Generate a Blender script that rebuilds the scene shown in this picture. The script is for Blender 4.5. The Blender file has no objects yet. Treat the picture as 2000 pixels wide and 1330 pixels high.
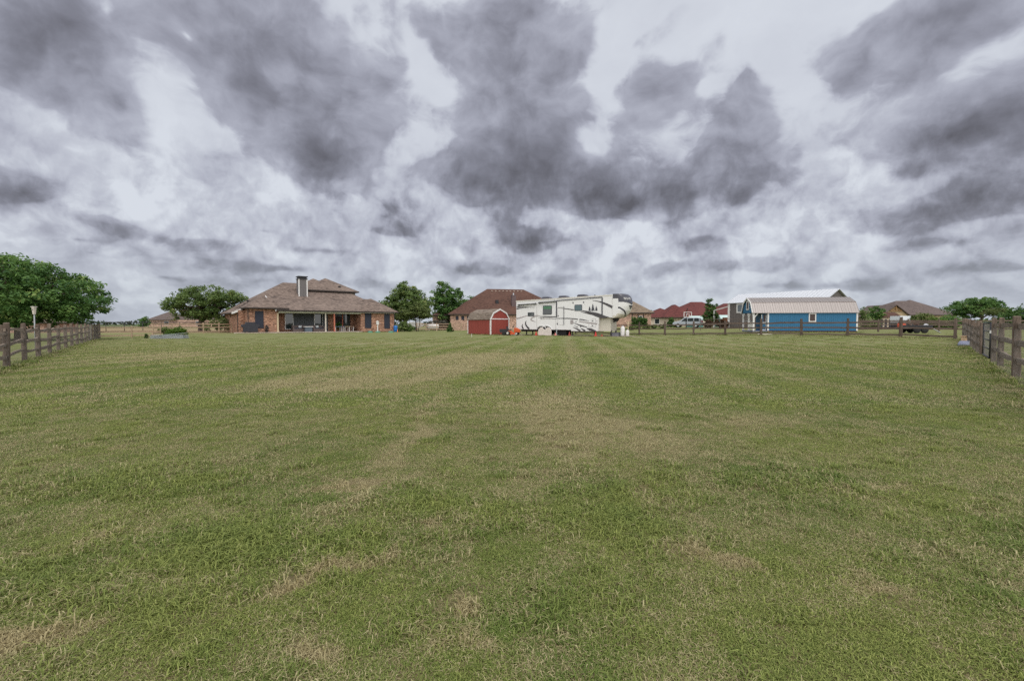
import bpy, bmesh, math, random
import numpy as np
from mathutils import Vector, Matrix
R = math.radians
scene = bpy.context.scene
COL = scene.collection
F = 889.0                      # focal length in photo pixels (2000 wide)
TILT = R(2.06)
CAM_H = 1.2

# ------------------------------------------------------------------ camera
cam_data = bpy.data.cameras.new('camera')
cam = bpy.data.objects.new('camera', cam_data)
COL.objects.link(cam)
cam.location = (0, 0, CAM_H)
cam.rotation_euler = (R(90) - TILT, 0, 0)
cam_data.sensor_width = 36
cam_data.lens = 16.0
cam_data.clip_start = 0.05
cam_data.clip_end = 20000
scene.camera = cam
scene.view_settings.view_transform = 'Standard'
scene.view_settings.look = 'None'
scene.view_settings.exposure = 0.0
scene.view_settings.gamma = 1.0
scene.cycles.max_bounces = 6
scene.cycles.transparent_max_bounces = 8
scene.cycles.use_denoising = False

# ------------------------------------------------------------------ node expression helper
class S:
    """a socket (or number) in a node tree with arithmetic"""
    def __init__(s, nt, sock): s.nt, s.s = nt, sock
    def _m(s, op, *a):
        n = s.nt.nodes.new('ShaderNodeMath'); n.operation = op
        for i, v in enumerate((s,) + a): put(s.nt, n.inputs[i], v)
        return S(s.nt, n.outputs[0])
    def __add__(s, o): return s._m('ADD', o)
    __radd__ = __add__
    def __sub__(s, o): return s._m('SUBTRACT', o)
    def __rsub__(s, o): return (s * -1.0) + o
    def __mul__(s, o): return s._m('MULTIPLY', o)
    __rmul__ = __mul__
    def __truediv__(s, o): return s._m('DIVIDE', o)
    def max(s, o): return s._m('MAXIMUM', o)
    def min(s, o): return s._m('MINIMUM', o)
    def pow(s, o): return s._m('POWER', o)
    def sqrt(s): return s._m('SQRT')
    def abs(s): return s._m('ABSOLUTE')
    def floor(s): return s._m('FLOOR')
    def mod(s, o): return s._m('FLOORED_MODULO', o)
    def sin(s): return s._m('SINE')
    def gt(s, o): return s._m('GREATER_THAN', o)
    def lt(s, o): return s._m('LESS_THAN', o)
def put(nt, inp, v):
    if isinstance(v, S): nt.links.new(v.s, inp)
    elif isinstance(v, bpy.types.NodeSocket): nt.links.new(v, inp)
    elif isinstance(v, (tuple, list)):
        v = tuple(v)
        if len(inp.default_value) == 4 and len(v) == 3: v = v + (1.0,)
        inp.default_value = v
    else: inp.default_value = v
def sstep(x, a, b):
    n = x.nt.nodes.new('ShaderNodeMapRange'); n.interpolation_type = 'SMOOTHSTEP'
    put(x.nt, n.inputs[0], x); n.inputs[1].default_value = a; n.inputs[2].default_value = b
    return S(x.nt, n.outputs[0])
def lstep(x, a, b, c=0.0, d=1.0):
    n = x.nt.nodes.new('ShaderNodeMapRange')
    put(x.nt, n.inputs[0], x)
    for i, v in enumerate((a, b, c, d)): n.inputs[i + 1].default_value = v
    return S(x.nt, n.outputs[0])
def mixc(nt, f, a, b, mode='MIX'):
    n = nt.nodes.new('ShaderNodeMix'); n.data_type = 'RGBA'; n.blend_type = mode; n.clamp_factor = True
    put(nt, n.inputs[0], f); put(nt, n.inputs[6], a); put(nt, n.inputs[7], b)
    return S(nt, n.outputs[2])
def comb(nt, x, y, z=0.0):
    n = nt.nodes.new('ShaderNodeCombineXYZ')
    for i, v in enumerate((x, y, z)): put(nt, n.inputs[i], v)
    return S(nt, n.outputs[0])
def sep(nt, v):
    n = nt.nodes.new('ShaderNodeSeparateXYZ'); put(nt, n.inputs[0], v)
    return [S(nt, o) for o in n.outputs]
def noise(nt, vec, scale, detail=4.0, rough=0.5, dist=0.0, color=False, lac=2.0):
    n = nt.nodes.new('ShaderNodeTexNoise'); put(nt, n.inputs['Vector'], vec)
    n.inputs['Scale'].default_value = scale; n.inputs['Detail'].default_value = detail
    n.inputs['Roughness'].default_value = rough; n.inputs['Distortion'].default_value = dist
    n.inputs['Lacunarity'].default_value = lac
    return S(nt, n.outputs['Color' if color else 'Fac'])

def px_ray(px, py):
    """world direction of a photo pixel (used only to measure where things stand)"""
    u, v = (px - 1000.0) / F, -(py - 665.0) / F
    return Vector((u, math.cos(TILT) + v * math.sin(TILT), -math.sin(TILT) + v * math.cos(TILT)))
def az_el(px, py):
    d = px_ray(px, py).normalized()
    return math.atan2(d.x, d.y), math.asin(d.z)

# ------------------------------------------------------------------ sky
SUN_EL, SUN_AZ = R(58), R(160)      # high, set behind the camera to brighten the facades
def build_world():
    w = bpy.data.worlds.new('World'); scene.world = w; w.use_nodes = True
    nt = w.node_tree; nt.nodes.clear()
    out = nt.nodes.new('ShaderNodeOutputWorld')
    bg = nt.nodes.new('ShaderNodeBackground'); nt.links.new(bg.outputs[0], out.inputs[0])
    sky = nt.nodes.new('ShaderNodeTexSky'); sky.sky_type = 'NISHITA'; sky.sun_disc = False
    sky.sun_elevation = SUN_EL; sky.sun_rotation = SUN_AZ
    sky.air_density = 1.0; sky.dust_density = 2.0; sky.ozone_density = 1.0
    tc = nt.nodes.new('ShaderNodeTexCoord')
    D = S(nt, tc.outputs['Generated'])
    x, y, z = sep(nt, D)
    zc = z.max(0.0)
    az = x._m('ARCTAN2', y); el = z._m('ARCSINE')
    # domain warps
    W1 = sep(nt, noise(nt, D, 5.0, 3.0, 0.55, color=True))
    W2 = sep(nt, noise(nt, D, 15.0, 4.0, 0.50, color=True))
    wf = lstep(el, 0.0, 0.36, 0.30, 1.0)
    wa = az + ((W1[0] - 0.5) * 0.13 + (W2[0] - 0.5) * 0.020) * wf
    we = el + ((W1[1] - 0.5) * 0.09 + (W2[1] - 0.5) * 0.018) * wf * wf
    # flat cloud-deck coordinates: clouds shrink towards the horizon
    k = zc + 0.10
    P = comb(nt, x / k, y / k, 0.0)
    fine = noise(nt, comb(nt, wa, we * 1.35, 3.1), 6.5, 9.0, 0.56)
    wisp = noise(nt, comb(nt, az * 1.0 + el * 0.3, el * 1.8, 7.7), 4.2, 7.0, 0.55, 0.0)
    def puffs(q, sc, det=3.0):
        n = nt.nodes.new('ShaderNodeTexVoronoi'); n.feature = 'F1'; n.voronoi_dimensions = '2D'; n.normalize = True
        put(nt, n.inputs['Vector'], q); n.inputs['Scale'].default_value = sc; n.inputs['Detail'].default_value = det; n.inputs['Roughness'].default_value = 0.5
        return S(nt, n.outputs['Distance'])
    # billowy heaps of the lower sky: same noise read twice, a little apart, so tops are lit and bases dark
    def heaps(shift, seed, sc):
        e2 = (el + shift).max(-0.02) + 0.16
        q = comb(nt, (az + (W2[0] - 0.5) * 0.04) * 6.5, e2._m('LOGARITHM', 2.718) * 1.9 + (W2[1] - 0.5) * 0.16, seed)
        return noise(nt, q, sc, 8.0, 0.55, 0.0) * .80 + (1.0 - puffs(q, sc * 1.7, 2.0)) * .20
    h0 = heaps(0.0, 1.3, 1.25); h1 = heaps(0.020, 1.3, 1.25)
    h2 = noise(nt, comb(nt, az * 15.0 + W2[0] * 1.2, el * 24.0 + W2[1] * 1.4, 4.4), 1.0, 5.0, 0.5)
    emb = (h0 - h1)
    hm = sstep(h0 * 0.75 + h2 * 0.25, 0.455, 0.535)
    low = 1.0 - sstep(el, 0.20, 0.42)
    # ---- large dark cloud bases, placed by compass direction and height
    V0 = comb(nt, wa, we, 0.0)
    def blobs(lst, grow=1.4):
        acc = None
        for (px, py, w, up, dn, rot, amp) in lst:
            a0, e0 = az_el(px, py - (up - dn) / 2)
            s = grow / F * (math.cos(a0) ** 1.2)
            m = nt.nodes.new('ShaderNodeMapping'); m.vector_type = 'TEXTURE'
            put(nt, m.inputs[0], V0); m.inputs[1].default_value = (a0, e0, 0)
            m.inputs[2].default_value = (0, 0, R(rot)); m.inputs[3].default_value = (w * s, (up + dn) / 2 * s, 1)
            g = nt.nodes.new('ShaderNodeTexGradient'); g.gradient_type = 'QUADRATIC_SPHERE'
            nt.links.new(m.outputs[0], g.inputs[0])
            n = nt.nodes.new('ShaderNodeMath'); n.operation = 'MULTIPLY_ADD'
            nt.links.new(g.outputs['Fac'], n.inputs[0]); n.inputs[1].default_value = amp
            if acc is not None: nt.links.new(acc, n.inputs[2])
            else: n.inputs[2].default_value = 0.0
            acc = n.outputs[0]
        return S(nt, acc)
    BL = [
        # px, py, half width, height above, depth below, rotation, strength
        (300, 60, 380, 150, 110, -15, .36), (620, 60, 260, 130, 90, -15, .34), (1000, 60, 240, 150, 120, 0, .34), (1900, 200, 300, 160, 140, 0, .30), (1400, 300, 160, 160, 140, 0, .22), (60, 60, 260, 120, 120, 0, .3),
        (70, 150, 170, 150, 70, -24, .80), (150, 80, 150, 90, 80, -20, .55), (262, 220, 60, 40, 38, -8, .70),
        (540, 225, 240, 150, 95, -24, .95), (620, 305, 130, 80, 62, -14, .95), (520, 90, 230, 110, 60, -15, .45), (700, 200, 80, 90, 90, 0, .45),
        (1000, 310, 180, 150, 100, -6, 1.0), (1150, 365, 140, 80, 55, 0, .85), (960, 110, 170, 130, 80, 0, .50), (1330, 385, 110, 70, 45, 0, .95), (1090, 180, 120, 150, 90, 0, .5), (930, 370, 80, 60, 40, 0, .5),
        (1285, 185, 80, 70, 50, 0, .85), (1440, 310, 80, 130, 80, -8, .85), (1480, 180, 34, 50, 40, 30, .6), (1400, 90, 40, 60, 50, 0, .25), (1230, 400, 110, 30, 24, 0, .5),
        (1860, 20, 260, 80, 70, -3, .9), (1690, 110, 80, 60, 55, 20, .75), (1810, 150, 140, 55, 35, 22, .45),
        (1900, 290, 150, 90, 45, 4, .9), (2050, 200, 150, 90, 90, 0, .5),
        (1850, 412, 220, 45, 35, 3, 1.0), (1990, 360, 160, 60, 55, 3, .6),
        (40, 380, 80, 60, 45, 0, .85), (210, 440, 90, 30, 24, -6, .75), (-60, 330, 90, 60, 60, 0, .6),
        (1060, 475, 115, 34, 22, 0, .85), (935, 530, 80, 22, 16, 0, .7), (1100, 548, 60, 18, 13, 0, .5), (1500, 560, 60, 16, 12, 0, .4), (870, 565, 50, 14, 10, 0, .4), (160, 470, 60, 16, 12, 0, .3), (1370, 480, 70, 34, 24, 0, .7), (1450, 522, 100, 26, 20, 0, .6), (1310, 525, 60, 25, 16, 0, .5),
        (380, 475, 120, 22, 18, 0, .5), (640, 490, 150, 22, 16, 0, .45), (540, 525, 140, 18, 14, 0, .5), (178, 494, 30, 9, 7, 0, .35), (500, 450, 60, 14, 10, 0, .3),
        (770, 455, 60, 20, 14, 0, .5), (1650, 560, 150, 20, 14, 0, .5), (1960, 530, 120, 26, 18, 0, .55), (330, 545, 60, 18, 13, 0, .45),
        (700, 552, 60, 16, 12, 0, .45), (1800, 482, 110, 16, 12, 0, .4), 
        (1010, 345, 180, 60, 55, 0, .75), (1180, 385, 130, 40, 32, 0, .75), (1335, 392, 100, 38, 32, 0, .6), (600, 318, 130, 55, 48, -12, .45), (110, 195, 160, 45, 42, -20, .45), (1850, 425, 170, 26, 22, 3, .45), (1890, 318, 130, 34, 28, 4, .45), (1000, 390, 120, 28, 18, 0, .5), (1110, 350, 130, 50, 40, 0, .6), (1250, 392, 110, 34, 24, 0, .5), (900, 330, 70, 50, 40, 0, .4),
    ]
    M = blobs(BL)
    # bright rifts where the thin upper layer shows
    RF = [(820, 160, 40, 120, 60, 12, .9), (850, 195, 26, 20, 18, 0, .9), (1215, 60, 50, 110, 60, 0, .8), (1160, 290, 42, 45, 36, 0, .75), (1125, 240, 34, 40, 30, 0, .35), (1190, 160, 26, 28, 22, 0, .6),
          (1380, 175, 45, 25, 20, 0, .6), (370, 75, 35, 25, 22, -30, .7), (240, 50, 40, 50, 40, -30, .55), (170, 150, 45, 25, 20, 20, .4), (730, 350, 60, 40, 40, 0, .35),
          (1530, 60, 90, 80, 120, 0, .35), (650, 270, 22, 14, 12, 0, .45), (700, 110, 30, 26, 30, 0, .25), (1720, 95, 50, 30, 22, 25, .35), (1280, 20, 60, 40, 30, 0, .5)]
    RIFT = blobs(RF, 1.3)
    M = M - RIFT * (fine * 1.6 - 0.05)
    big = noise(nt, comb(nt, az + 0.3 * el, el * 1.5, 5.5), 3.4, 2.0, 0.5)
    emb2 = noise(nt, comb(nt, wa - 0.012, we * 1.35 + 0.032, 3.1), 6.5, 9.0, 0.56) - fine
    puf = puffs(comb(nt, wa + (fine - 0.5) * 0.10, we * 1.25, 0.0), 9.0, 4.0)
    Mx = M + (fine - 0.5) * 1.15 + (0.40 - puf) * 0.85 + (wisp - 0.5) * 0.20 + (big - 0.5) * 0.30
    body = sstep(Mx, 0.06, 0.36)
    core = lstep(Mx, 0.25, 2.1)
    dark = body * 0.40 - body * (1.0 - body) * 0.30 + core * 0.92 + emb2 * (body * 1.2 + 0.15) + (wisp - 0.5) * 0.16 + (big - 0.5) * 0.20 + (0.42 - puf) * 0.14 + 0.10
    dark = dark + low * (0.09 - emb * 3.2 + (hm - 0.5) * 0.36 - (h2 - 0.5) * 0.40)
    dark = lstep(dark, 0.01, 1.42)
    # brightness ramp
    ramp = nt.nodes.new('ShaderNodeValToRGB'); put(nt, ramp.inputs[0], dark)
    cr = ramp.color_ramp; cr.interpolation = 'B_SPLINE'
    pts = [(0.0, (.69, .725, .785)), (0.17, (.53, .553, .622)), (0.37, (.41, .422, .50)), (0.63, (.225, .228, .275)), (1.0, (.080, .074, .080))]
    cr.elements[0].position, cr.elements[0].color = pts[0][0], pts[0][1] + (1,)
    cr.elements[1].position, cr.elements[1].color = pts[-1][0], pts[-1][1] + (1,)
    for p_, c_ in pts[1:-1]:
        e = cr.elements.new(p_); e.color = c_ + (1,)
    colr = S(nt, ramp.outputs[0])
    # paler and bluer air just above the horizon
    hz = 1.0 - sstep(el, 0.0, 0.17)
    colr = mixc(nt, hz * 0.42, colr, (.45, .51, .575))
    # unseen sky overhead and behind the camera, brightened to light the scene
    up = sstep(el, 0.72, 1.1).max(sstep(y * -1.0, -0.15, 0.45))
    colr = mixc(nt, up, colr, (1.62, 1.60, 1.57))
    # clear-sky light shining through the thin deck
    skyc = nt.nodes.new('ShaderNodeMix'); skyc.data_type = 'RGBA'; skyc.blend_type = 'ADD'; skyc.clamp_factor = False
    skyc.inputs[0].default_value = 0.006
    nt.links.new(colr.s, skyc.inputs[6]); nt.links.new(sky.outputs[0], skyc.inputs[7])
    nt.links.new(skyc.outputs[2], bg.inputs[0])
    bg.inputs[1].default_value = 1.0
    w.cycles.sampling_method = 'MANUAL'; w.cycles.sample_map_resolution = 256
build_world()

sun_data = bpy.data.lights.new('sun', 'SUN')
sun_data.energy = 1.15; sun_data.angle = R(25); sun_data.color = (1.0, 0.965, 0.92)
sun = bpy.data.objects.new('sun', sun_data); COL.objects.link(sun)
_sd = Vector((math.sin(SUN_AZ) * math.cos(SUN_EL), math.cos(SUN_AZ) * math.cos(SUN_EL), math.sin(SUN_EL)))
sun.rotation_euler = _sd.to_track_quat('Z', 'Y').to_euler()

# ------------------------------------------------------------------ terrain height
def ss(a, b, x):
    t = min(1.0, max(0.0, (x - a) / (b - a))); return t * t * (3 - 2 * t)
def hgt(x, y):
    return 0.3 * ss(10, 24, x) * ss(18, 32, y) + 0.3 * ss(0, 20, x) * ss(48, 80, y)
def ground(px, D):
    """ground point seen in photo column px at distance D"""
    x = (px - 1000.0) / F * D
    return Vector((x, D, hgt(x, D)))
def wall_sz(px, py, o, d):
    """photo pixel -> (distance along, height) on the vertical plane through o along d"""
    r = px_ray(px, py)
    # r.x t = o.x + d.x s ; r.y t = o.y + d.y s
    det = r.x * -d[1] - r.y * -d[0]
    t = (o[0] * -d[1] - o[1] * -d[0]) / det
    s = (r.x * o[1] - r.y * o[0]) / det
    return s, CAM_H + r.z * t

# ------------------------------------------------------------------ mesh builder
class MB:
    def __init__(s): s.v = []; s.f = []; s.m = []
    def face(s, pts, m=0):
        i = len(s.v); s.v.extend([tuple(p) for p in pts]); s.f.append(tuple(range(i, i + len(pts)))); s.m.append(m); return s
    def box(s, x0, x1, y0, y1, z0, z1, m=0, M=None):
        P = [Vector((x, y, z)) for z in (z0, z1) for y in (y0, y1) for x in (x0, x1)]
        if M is not None: P = [M @ p for p in P]
        i = len(s.v); s.v.extend([tuple(p) for p in P])
        for q in ((0, 2, 3, 1), (4, 5, 7, 6), (0, 1, 5, 4), (2, 6, 7, 3), (0, 4, 6, 2), (1, 3, 7, 5)):
            s.f.append(tuple(i + k for k in q)); s.m.append(m)
        return s
    def beam(s, a, b, w, h, m=0, jit=0.0, rnd=None):
        """rectangular bar from a to b (w wide, h high)"""
        a, b = Vector(a), Vector(b); d = (b - a); L = d.length; d.normalize()
        up = Vector((0, 0, 1)) if abs(d.z) < .9 else Vector((0, 1, 0))
        r = d.cross(up).normalized(); up = r.cross(d)
        n = 4 if jit else 1
        i = len(s.v); rings = []
        for k in range(n + 1):
            c = a + d * (L * k / n); jw = jh = 1.0; off = Vector((0, 0, 0))
            if jit and rnd:
                jw = 1 + rnd.uniform(-jit, jit); jh = 1 + rnd.uniform(-jit, jit)
                if 0 < k < n: off = r * rnd.uniform(-.015, .015) + up * rnd.uniform(-.02, .02)
            for sx, sy in ((-1, -1), (1, -1), (1, 1), (-1, 1)):
                e = 0.0
                if jit and rnd: e = rnd.uniform(-.08, .08)
                s.v.append(tuple(c + off + r * (sx * w / 2 * jw * (1 + e)) + up * (sy * h / 2 * jh * (1 + e))))
        for k in range(n):
            for q in range(4):
                s.f.append((i + k * 4 + q, i + k * 4 + (q + 1) % 4, i + k * 4 + 4 + (q + 1) % 4, i + k * 4 + 4 + q)); s.m.append(m)
        s.f.append((i + 3, i + 2, i + 1, i)); s.m.append(m)
        j = i + n * 4; s.f.append((j, j + 1, j + 2, j + 3)); s.m.append(m)
        return s
    def tube(s, pts, rad, n=8, m=0):
        pts = [Vector(p) for p in pts]; rad = rad if isinstance(rad, (list, tuple)) else [rad] * len(pts)
        i = len(s.v); N = len(pts)
        for k, p in enumerate(pts):
            d = (pts[min(k + 1, N - 1)] - pts[max(k - 1, 0)])
            d = d.normalized() if d.length > 1e-9 else Vector((0, 0, 1))
            a = Vector((0, 0, 1)) if abs(d.z) < .9 else Vector((1, 0, 0))
            r = d.cross(a).normalized(); u = r.cross(d)
            for q in range(n):
                t = 2 * math.pi * q / n; s.v.append(tuple(p + (r * math.cos(t) + u * math.sin(t)) * rad[k]))
        for k in range(N - 1):
            for q in range(n):
                s.f.append((i + k * n + q, i + k * n + (q + 1) % n, i + (k + 1) * n + (q + 1) % n, i + (k + 1) * n + q)); s.m.append(m)
        s.f.append(tuple(i + q for q in range(n - 1, -1, -1))); s.m.append(m)
        s.f.append(tuple(i + (N - 1) * n + q for q in range(n))); s.m.append(m)
        return s
    def lathe(s, prof, c=(0, 0, 0), n=20, m=0, axis='Z'):
        """prof: (radius, height) list"""
        i = len(s.v)
        for r, h in prof:
            for q in range(n):
                t = 2 * math.pi * q / n; a, b = r * math.cos(t), r * math.sin(t)
                p = (a, b, h) if axis == 'Z' else ((h, a, b) if axis == 'X' else (a, h, b))
                s.v.append((c[0] + p[0], c[1] + p[1], c[2] + p[2]))
        for k in range(len(prof) - 1):
            for q in range(n):
                s.f.append((i + k * n + q, i + k * n + (q + 1) % n, i + (k + 1) * n + (q + 1) % n, i + (k + 1) * n + q)); s.m.append(m)
        s.f.append(tuple(i + q for q in range(n - 1, -1, -1))); s.m.append(m)
        s.f.append(tuple(i + (len(prof) - 1) * n + q for q in range(n))); s.m.append(m)
        return s
    def prism(s, poly, a, b, axis='Y', m=0):
        """poly of (p,q): axis Y -> (p, *, q); axis X -> (*, p, q); axis Z -> (p, q, *)"""
        def P(p, q, t): return (p, t, q) if axis == 'Y' else ((t, p, q) if axis == 'X' else (p, q, t))
        i = len(s.v); n = len(poly)
        s.v.extend([P(p, q, a) for p, q in poly]); s.v.extend([P(p, q, b) for p, q in poly])
        for k in range(n):
            s.f.append((i + k, i + (k + 1) % n, i + n + (k + 1) % n, i + n + k)); s.m.append(m)
        s.f.append(tuple(i + k for k in range(n - 1, -1, -1))); s.m.append(m)
        s.f.append(tuple(i + n + k for k in range(n))); s.m.append(m)
        return s
    def hip(s, x0, x1, y0, y1, z, pitch, m=0, ridge='auto', gable=False, thick=.18):
        W, Dp = x1 - x0, y1 - y0
        if ridge == 'auto': ridge = 'X' if W >= Dp else 'Y'
        hw = min(W, Dp) / 2 if ridge == 'auto' else ((Dp / 2) if ridge == 'X' else (W / 2))
        zr = z + hw * pitch; g = 0.0 if gable else hw
        A, B, C_, D_ = (x0, y0, z), (x1, y0, z), (x1, y1, z), (x0, y1, z)
        if ridge == 'X':
            r0, r1 = (x0 + g, (y0 + y1) / 2, zr), (x1 - g, (y0 + y1) / 2, zr)
            fs = [(A, B, r1, r0), (C_, D_, r0, r1), (D_, A, r0), (B, C_, r1)]
        else:
            r0, r1 = ((x0 + x1) / 2, y0 + g, zr), ((x0 + x1) / 2, y1 - g, zr)
            fs = [(A, B, r0), (B, C_, r1, r0), (C_, D_, r1), (D_, A, r0, r1)]
        for f in fs: s.face(f, m)
        lo = [(p[0], p[1], z - thick) for p in (A, B, C_, D_)]; hi = [A, B, C_, D_]
        for k in range(4): s.face((hi[k], lo[k], lo[(k + 1) % 4], hi[(k + 1) % 4]), m + 1)
        s.face(lo[::-1], m + 1)
        return s
    def build(s, name, mats, parent=None, smooth=False, loc=None):
        me = bpy.data.meshes.new(name)
        me.from_pydata(s.v, [], s.f); me.update()
        if not isinstance(mats, (list, tuple)): mats = [mats]
        for m in mats: me.materials.append(m)
        k = len(mats) - 1
        me.polygons.foreach_set('material_index', [min(i, k) for i in s.m])
        bm = bmesh.new(); bm.from_mesh(me); bmesh.ops.recalc_face_normals(bm, faces=bm.faces); bm.to_mesh(me); bm.free()
        if smooth: me.shade_smooth()
        o = bpy.data.objects.new(name, me); COL.objects.link(o)
        if parent: o.parent = parent
        if loc is not None: o.location = loc
        return o
def np_mesh(name, verts, faces_n, nper, mats, parent=None, midx=None):
    """fast mesh from numpy: verts (N,3), consecutive vertices form faces of nper corners"""
    me = bpy.data.meshes.new(name); n = len(verts)
    me.vertices.add(n); me.vertices.foreach_set('co', verts.astype(np.float32).ravel())
    me.loops.add(n); me.loops.foreach_set('vertex_index', np.arange(n, dtype=np.int32))
    me.polygons.add(faces_n); me.polygons.foreach_set('loop_start', np.arange(0, n, nper, dtype=np.int32))
    for m in mats: me.materials.append(m)
    if midx is not None: me.polygons.foreach_set('material_index', midx)
    me.update(calc_edges=True)
    o = bpy.data.objects.new(name, me); COL.objects.link(o)
    if parent: o.parent = parent
    return o

def thing(name, label, cat, loc=(0, 0, 0), rotz=0.0, group=None):
    o = bpy.data.objects.new(name, None); COL.objects.link(o)
    o.location = loc; o.rotation_euler = (0, 0, rotz); o.empty_display_size = .2
    return tag(o, label, cat, group)
def tag(o, label=None, cat=None, group=None, kind=None):
    if label: o['label'] = label
    if cat: o['category'] = cat
    if group: o['group'] = group
    if kind: o['kind'] = kind
    return o
def copy_tree(o, parent=None):
    c = o.copy(); COL.objects.link(c)
    if parent: c.parent = parent
    for ch in [k for k in list(bpy.data.objects) if k.parent == o]: copy_tree(ch, c)
    return c
def solo(mb, name, mats, label, cat, loc=(0, 0, 0), rotz=0.0, group=None, smooth=False):
    o = mb.build(name, mats, None, smooth); o.location = loc; o.rotation_euler = (0, 0, rotz)
    return tag(o, label, cat, group)

# ------------------------------------------------------------------ materials
def newmat(name):
    m = bpy.data.materials.new(name); m.use_nodes = True; nt = m.node_tree
    b = nt.nodes['Principled BSDF']; return m, nt, b
def coords(nt, kind='Object'):
    return S(nt, nt.nodes.new('ShaderNodeTexCoord').outputs[kind])
def scalec(nt, c, f):
    n = nt.nodes.new('ShaderNodeVectorMath'); n.operation = 'SCALE'; put(nt, n.inputs[0], c); put(nt, n.inputs[3], f)
    return S(nt, n.outputs[0])
def bumpy(nt, b, h, strength=.3, dist=.02):
    n = nt.nodes.new('ShaderNodeBump'); n.inputs['Strength'].default_value = strength; n.inputs['Distance'].default_value = dist
    put(nt, n.inputs['Height'], h); nt.links.new(n.outputs[0], b.inputs['Normal'])
_mc = {}
def paint(name, col, rough=.6, var=.18, scale=3.0, metal=0.0, bump=0.0, spec=.4):
    """painted / plain surface with mottled wear"""
    if name in _mc: return _mc[name]
    m, nt, b = newmat(name)
    c = coords(nt)
    n1 = noise(nt, c, scale, 5, .6); n2 = noise(nt, c, scale * 9, 3, .6)
    f = (n1 * .65 + n2 * .35)
    lo = tuple(k * (1 - var) for k in col); hi = tuple(min(1, k * (1 + var)) for k in col)
    put(nt, b.inputs['Base Color'], mixc(nt, lstep(f, .3, .7), lo, hi))
    b.inputs['Roughness'].default_value = rough; b.inputs['Metallic'].default_value = metal
    b.inputs['Specular IOR Level'].default_value = spec
    if bump: bumpy(nt, b, n2, bump, .01)
    _mc[name] = m; return m
def brick_mat(name, c1, c2, mort, w=.22, h=.075, var=.5):
    if name in _mc: return _mc[name]
    m, nt, b = newmat(name)
    x, y, z = sep(nt, coords(nt))
    V = comb(nt, x + y, z, 0.0)
    t = nt.nodes.new('ShaderNodeTexBrick'); put(nt, t.inputs['Vector'], V)
    put(nt, t.inputs['Color1'], c1); put(nt, t.inputs['Color2'], c2); put(nt, t.inputs['Mortar'], mort)
    t.inputs['Scale'].default_value = 1.0; t.inputs['Brick Width'].default_value = w; t.inputs['Row Height'].default_value = h
    t.inputs['Mortar Size'].default_value = .008; t.inputs['Bias'].default_value = 0.0
    cell = comb(nt, ((x + y) / w).floor(), (z / h).floor(), 0.0)
    wn = nt.nodes.new('ShaderNodeTexWhiteNoise'); wn.noise_dimensions = '3D'; put(nt, wn.inputs[0], cell)
    r = S(nt, wn.outputs[0]); big = noise(nt, V, 1.3, 4, .6)
    col = mixc(nt, (r.gt(.8)) * .75, S(nt, t.outputs[0]), tuple(k * .45 for k in c1))
    col = mixc(nt, (r.lt(.16)) * .55, col, tuple(min(1, k * 2.0 + .06) for k in c2))
    col = mixc(nt, lstep(big, .3, .7, 0, .3), col, tuple(k * .7 for k in c2))
    put(nt, b.inputs['Base Color'], col); b.inputs['Roughness'].default_value = .85
    bumpy(nt, b, S(nt, t.outputs['Fac']) * -1.0, .4, .01)
    _mc[name] = m; return m
def shingle_mat(name, c1, c2, c3):
    if name in _mc: return _mc[name]
    m, nt, b = newmat(name)
    x, y, z = sep(nt, coords(nt))
    # rows follow the height of the slope, tabs along it
    V = comb(nt, x * .83 + y * .55, z * 1.0, 0.0)
    cell = comb(nt, ((x * .8 + y * .62) / .3 + (z / .085).floor() * .37).floor(), (z / .085).floor(), ((x - y) / .9).floor())
    wn = nt.nodes.new('ShaderNodeTexWhiteNoise'); wn.noise_dimensions = '3D'; put(nt, wn.inputs[0], cell)
    r = S(nt, wn.outputs[0])
    col = mixc(nt, r, c1, c2); col = mixc(nt, (r * 7.31).mod(1.0).gt(.78) * .8, col, c3)
    big = noise(nt, coords(nt), .35, 4, .6)
    col = mixc(nt, lstep(big, .35, .7, 0, .35), col, tuple(k * 1.25 for k in c2))
    row = (z / .085).mod(1.0)
    put(nt, b.inputs['Base Color'], col); b.inputs['Roughness'].default_value = .95; b.inputs['Specular IOR Level'].default_value = .2
    bumpy(nt, b, row + r * .5, .5, .012)
    _mc[name] = m; return m
def rib_mat(name, col, pitch=.3, rough=.45, metal=.0, dirx=1.0, diry=1.0, var=.1, depth=.02, groove=.12):
    """sheet or board siding with vertical ribs / grooves"""
    if name in _mc: return _mc[name]
    m, nt, b = newmat(name)
    c = coords(nt); x, y, z = sep(nt, c)
    t = ((x * dirx + y * diry) / pitch).mod(1.0)
    g = t.lt(groove)
    n1 = noise(nt, comb(nt, x, y, z * .3), 2.0, 5, .6)
    pan = nt.nodes.new('ShaderNodeTexWhiteNoise'); pan.noise_dimensions = '1D'; put(nt, pan.inputs['W'], ((x * dirx + y * diry) / pitch).floor())
    f = n1 * .6 + S(nt, pan.outputs[0]) * .4
    put(nt, b.inputs['Base Color'], mixc(nt, f, tuple(k * (1 - var) for k in col), tuple(k * (1 + var) for k in col)))
    b.inputs['Roughness'].default_value = rough; b.inputs['Metallic'].default_value = metal
    bumpy(nt, b, g * -1.0, 1.0, depth)
    _mc[name] = m; return m
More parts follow.
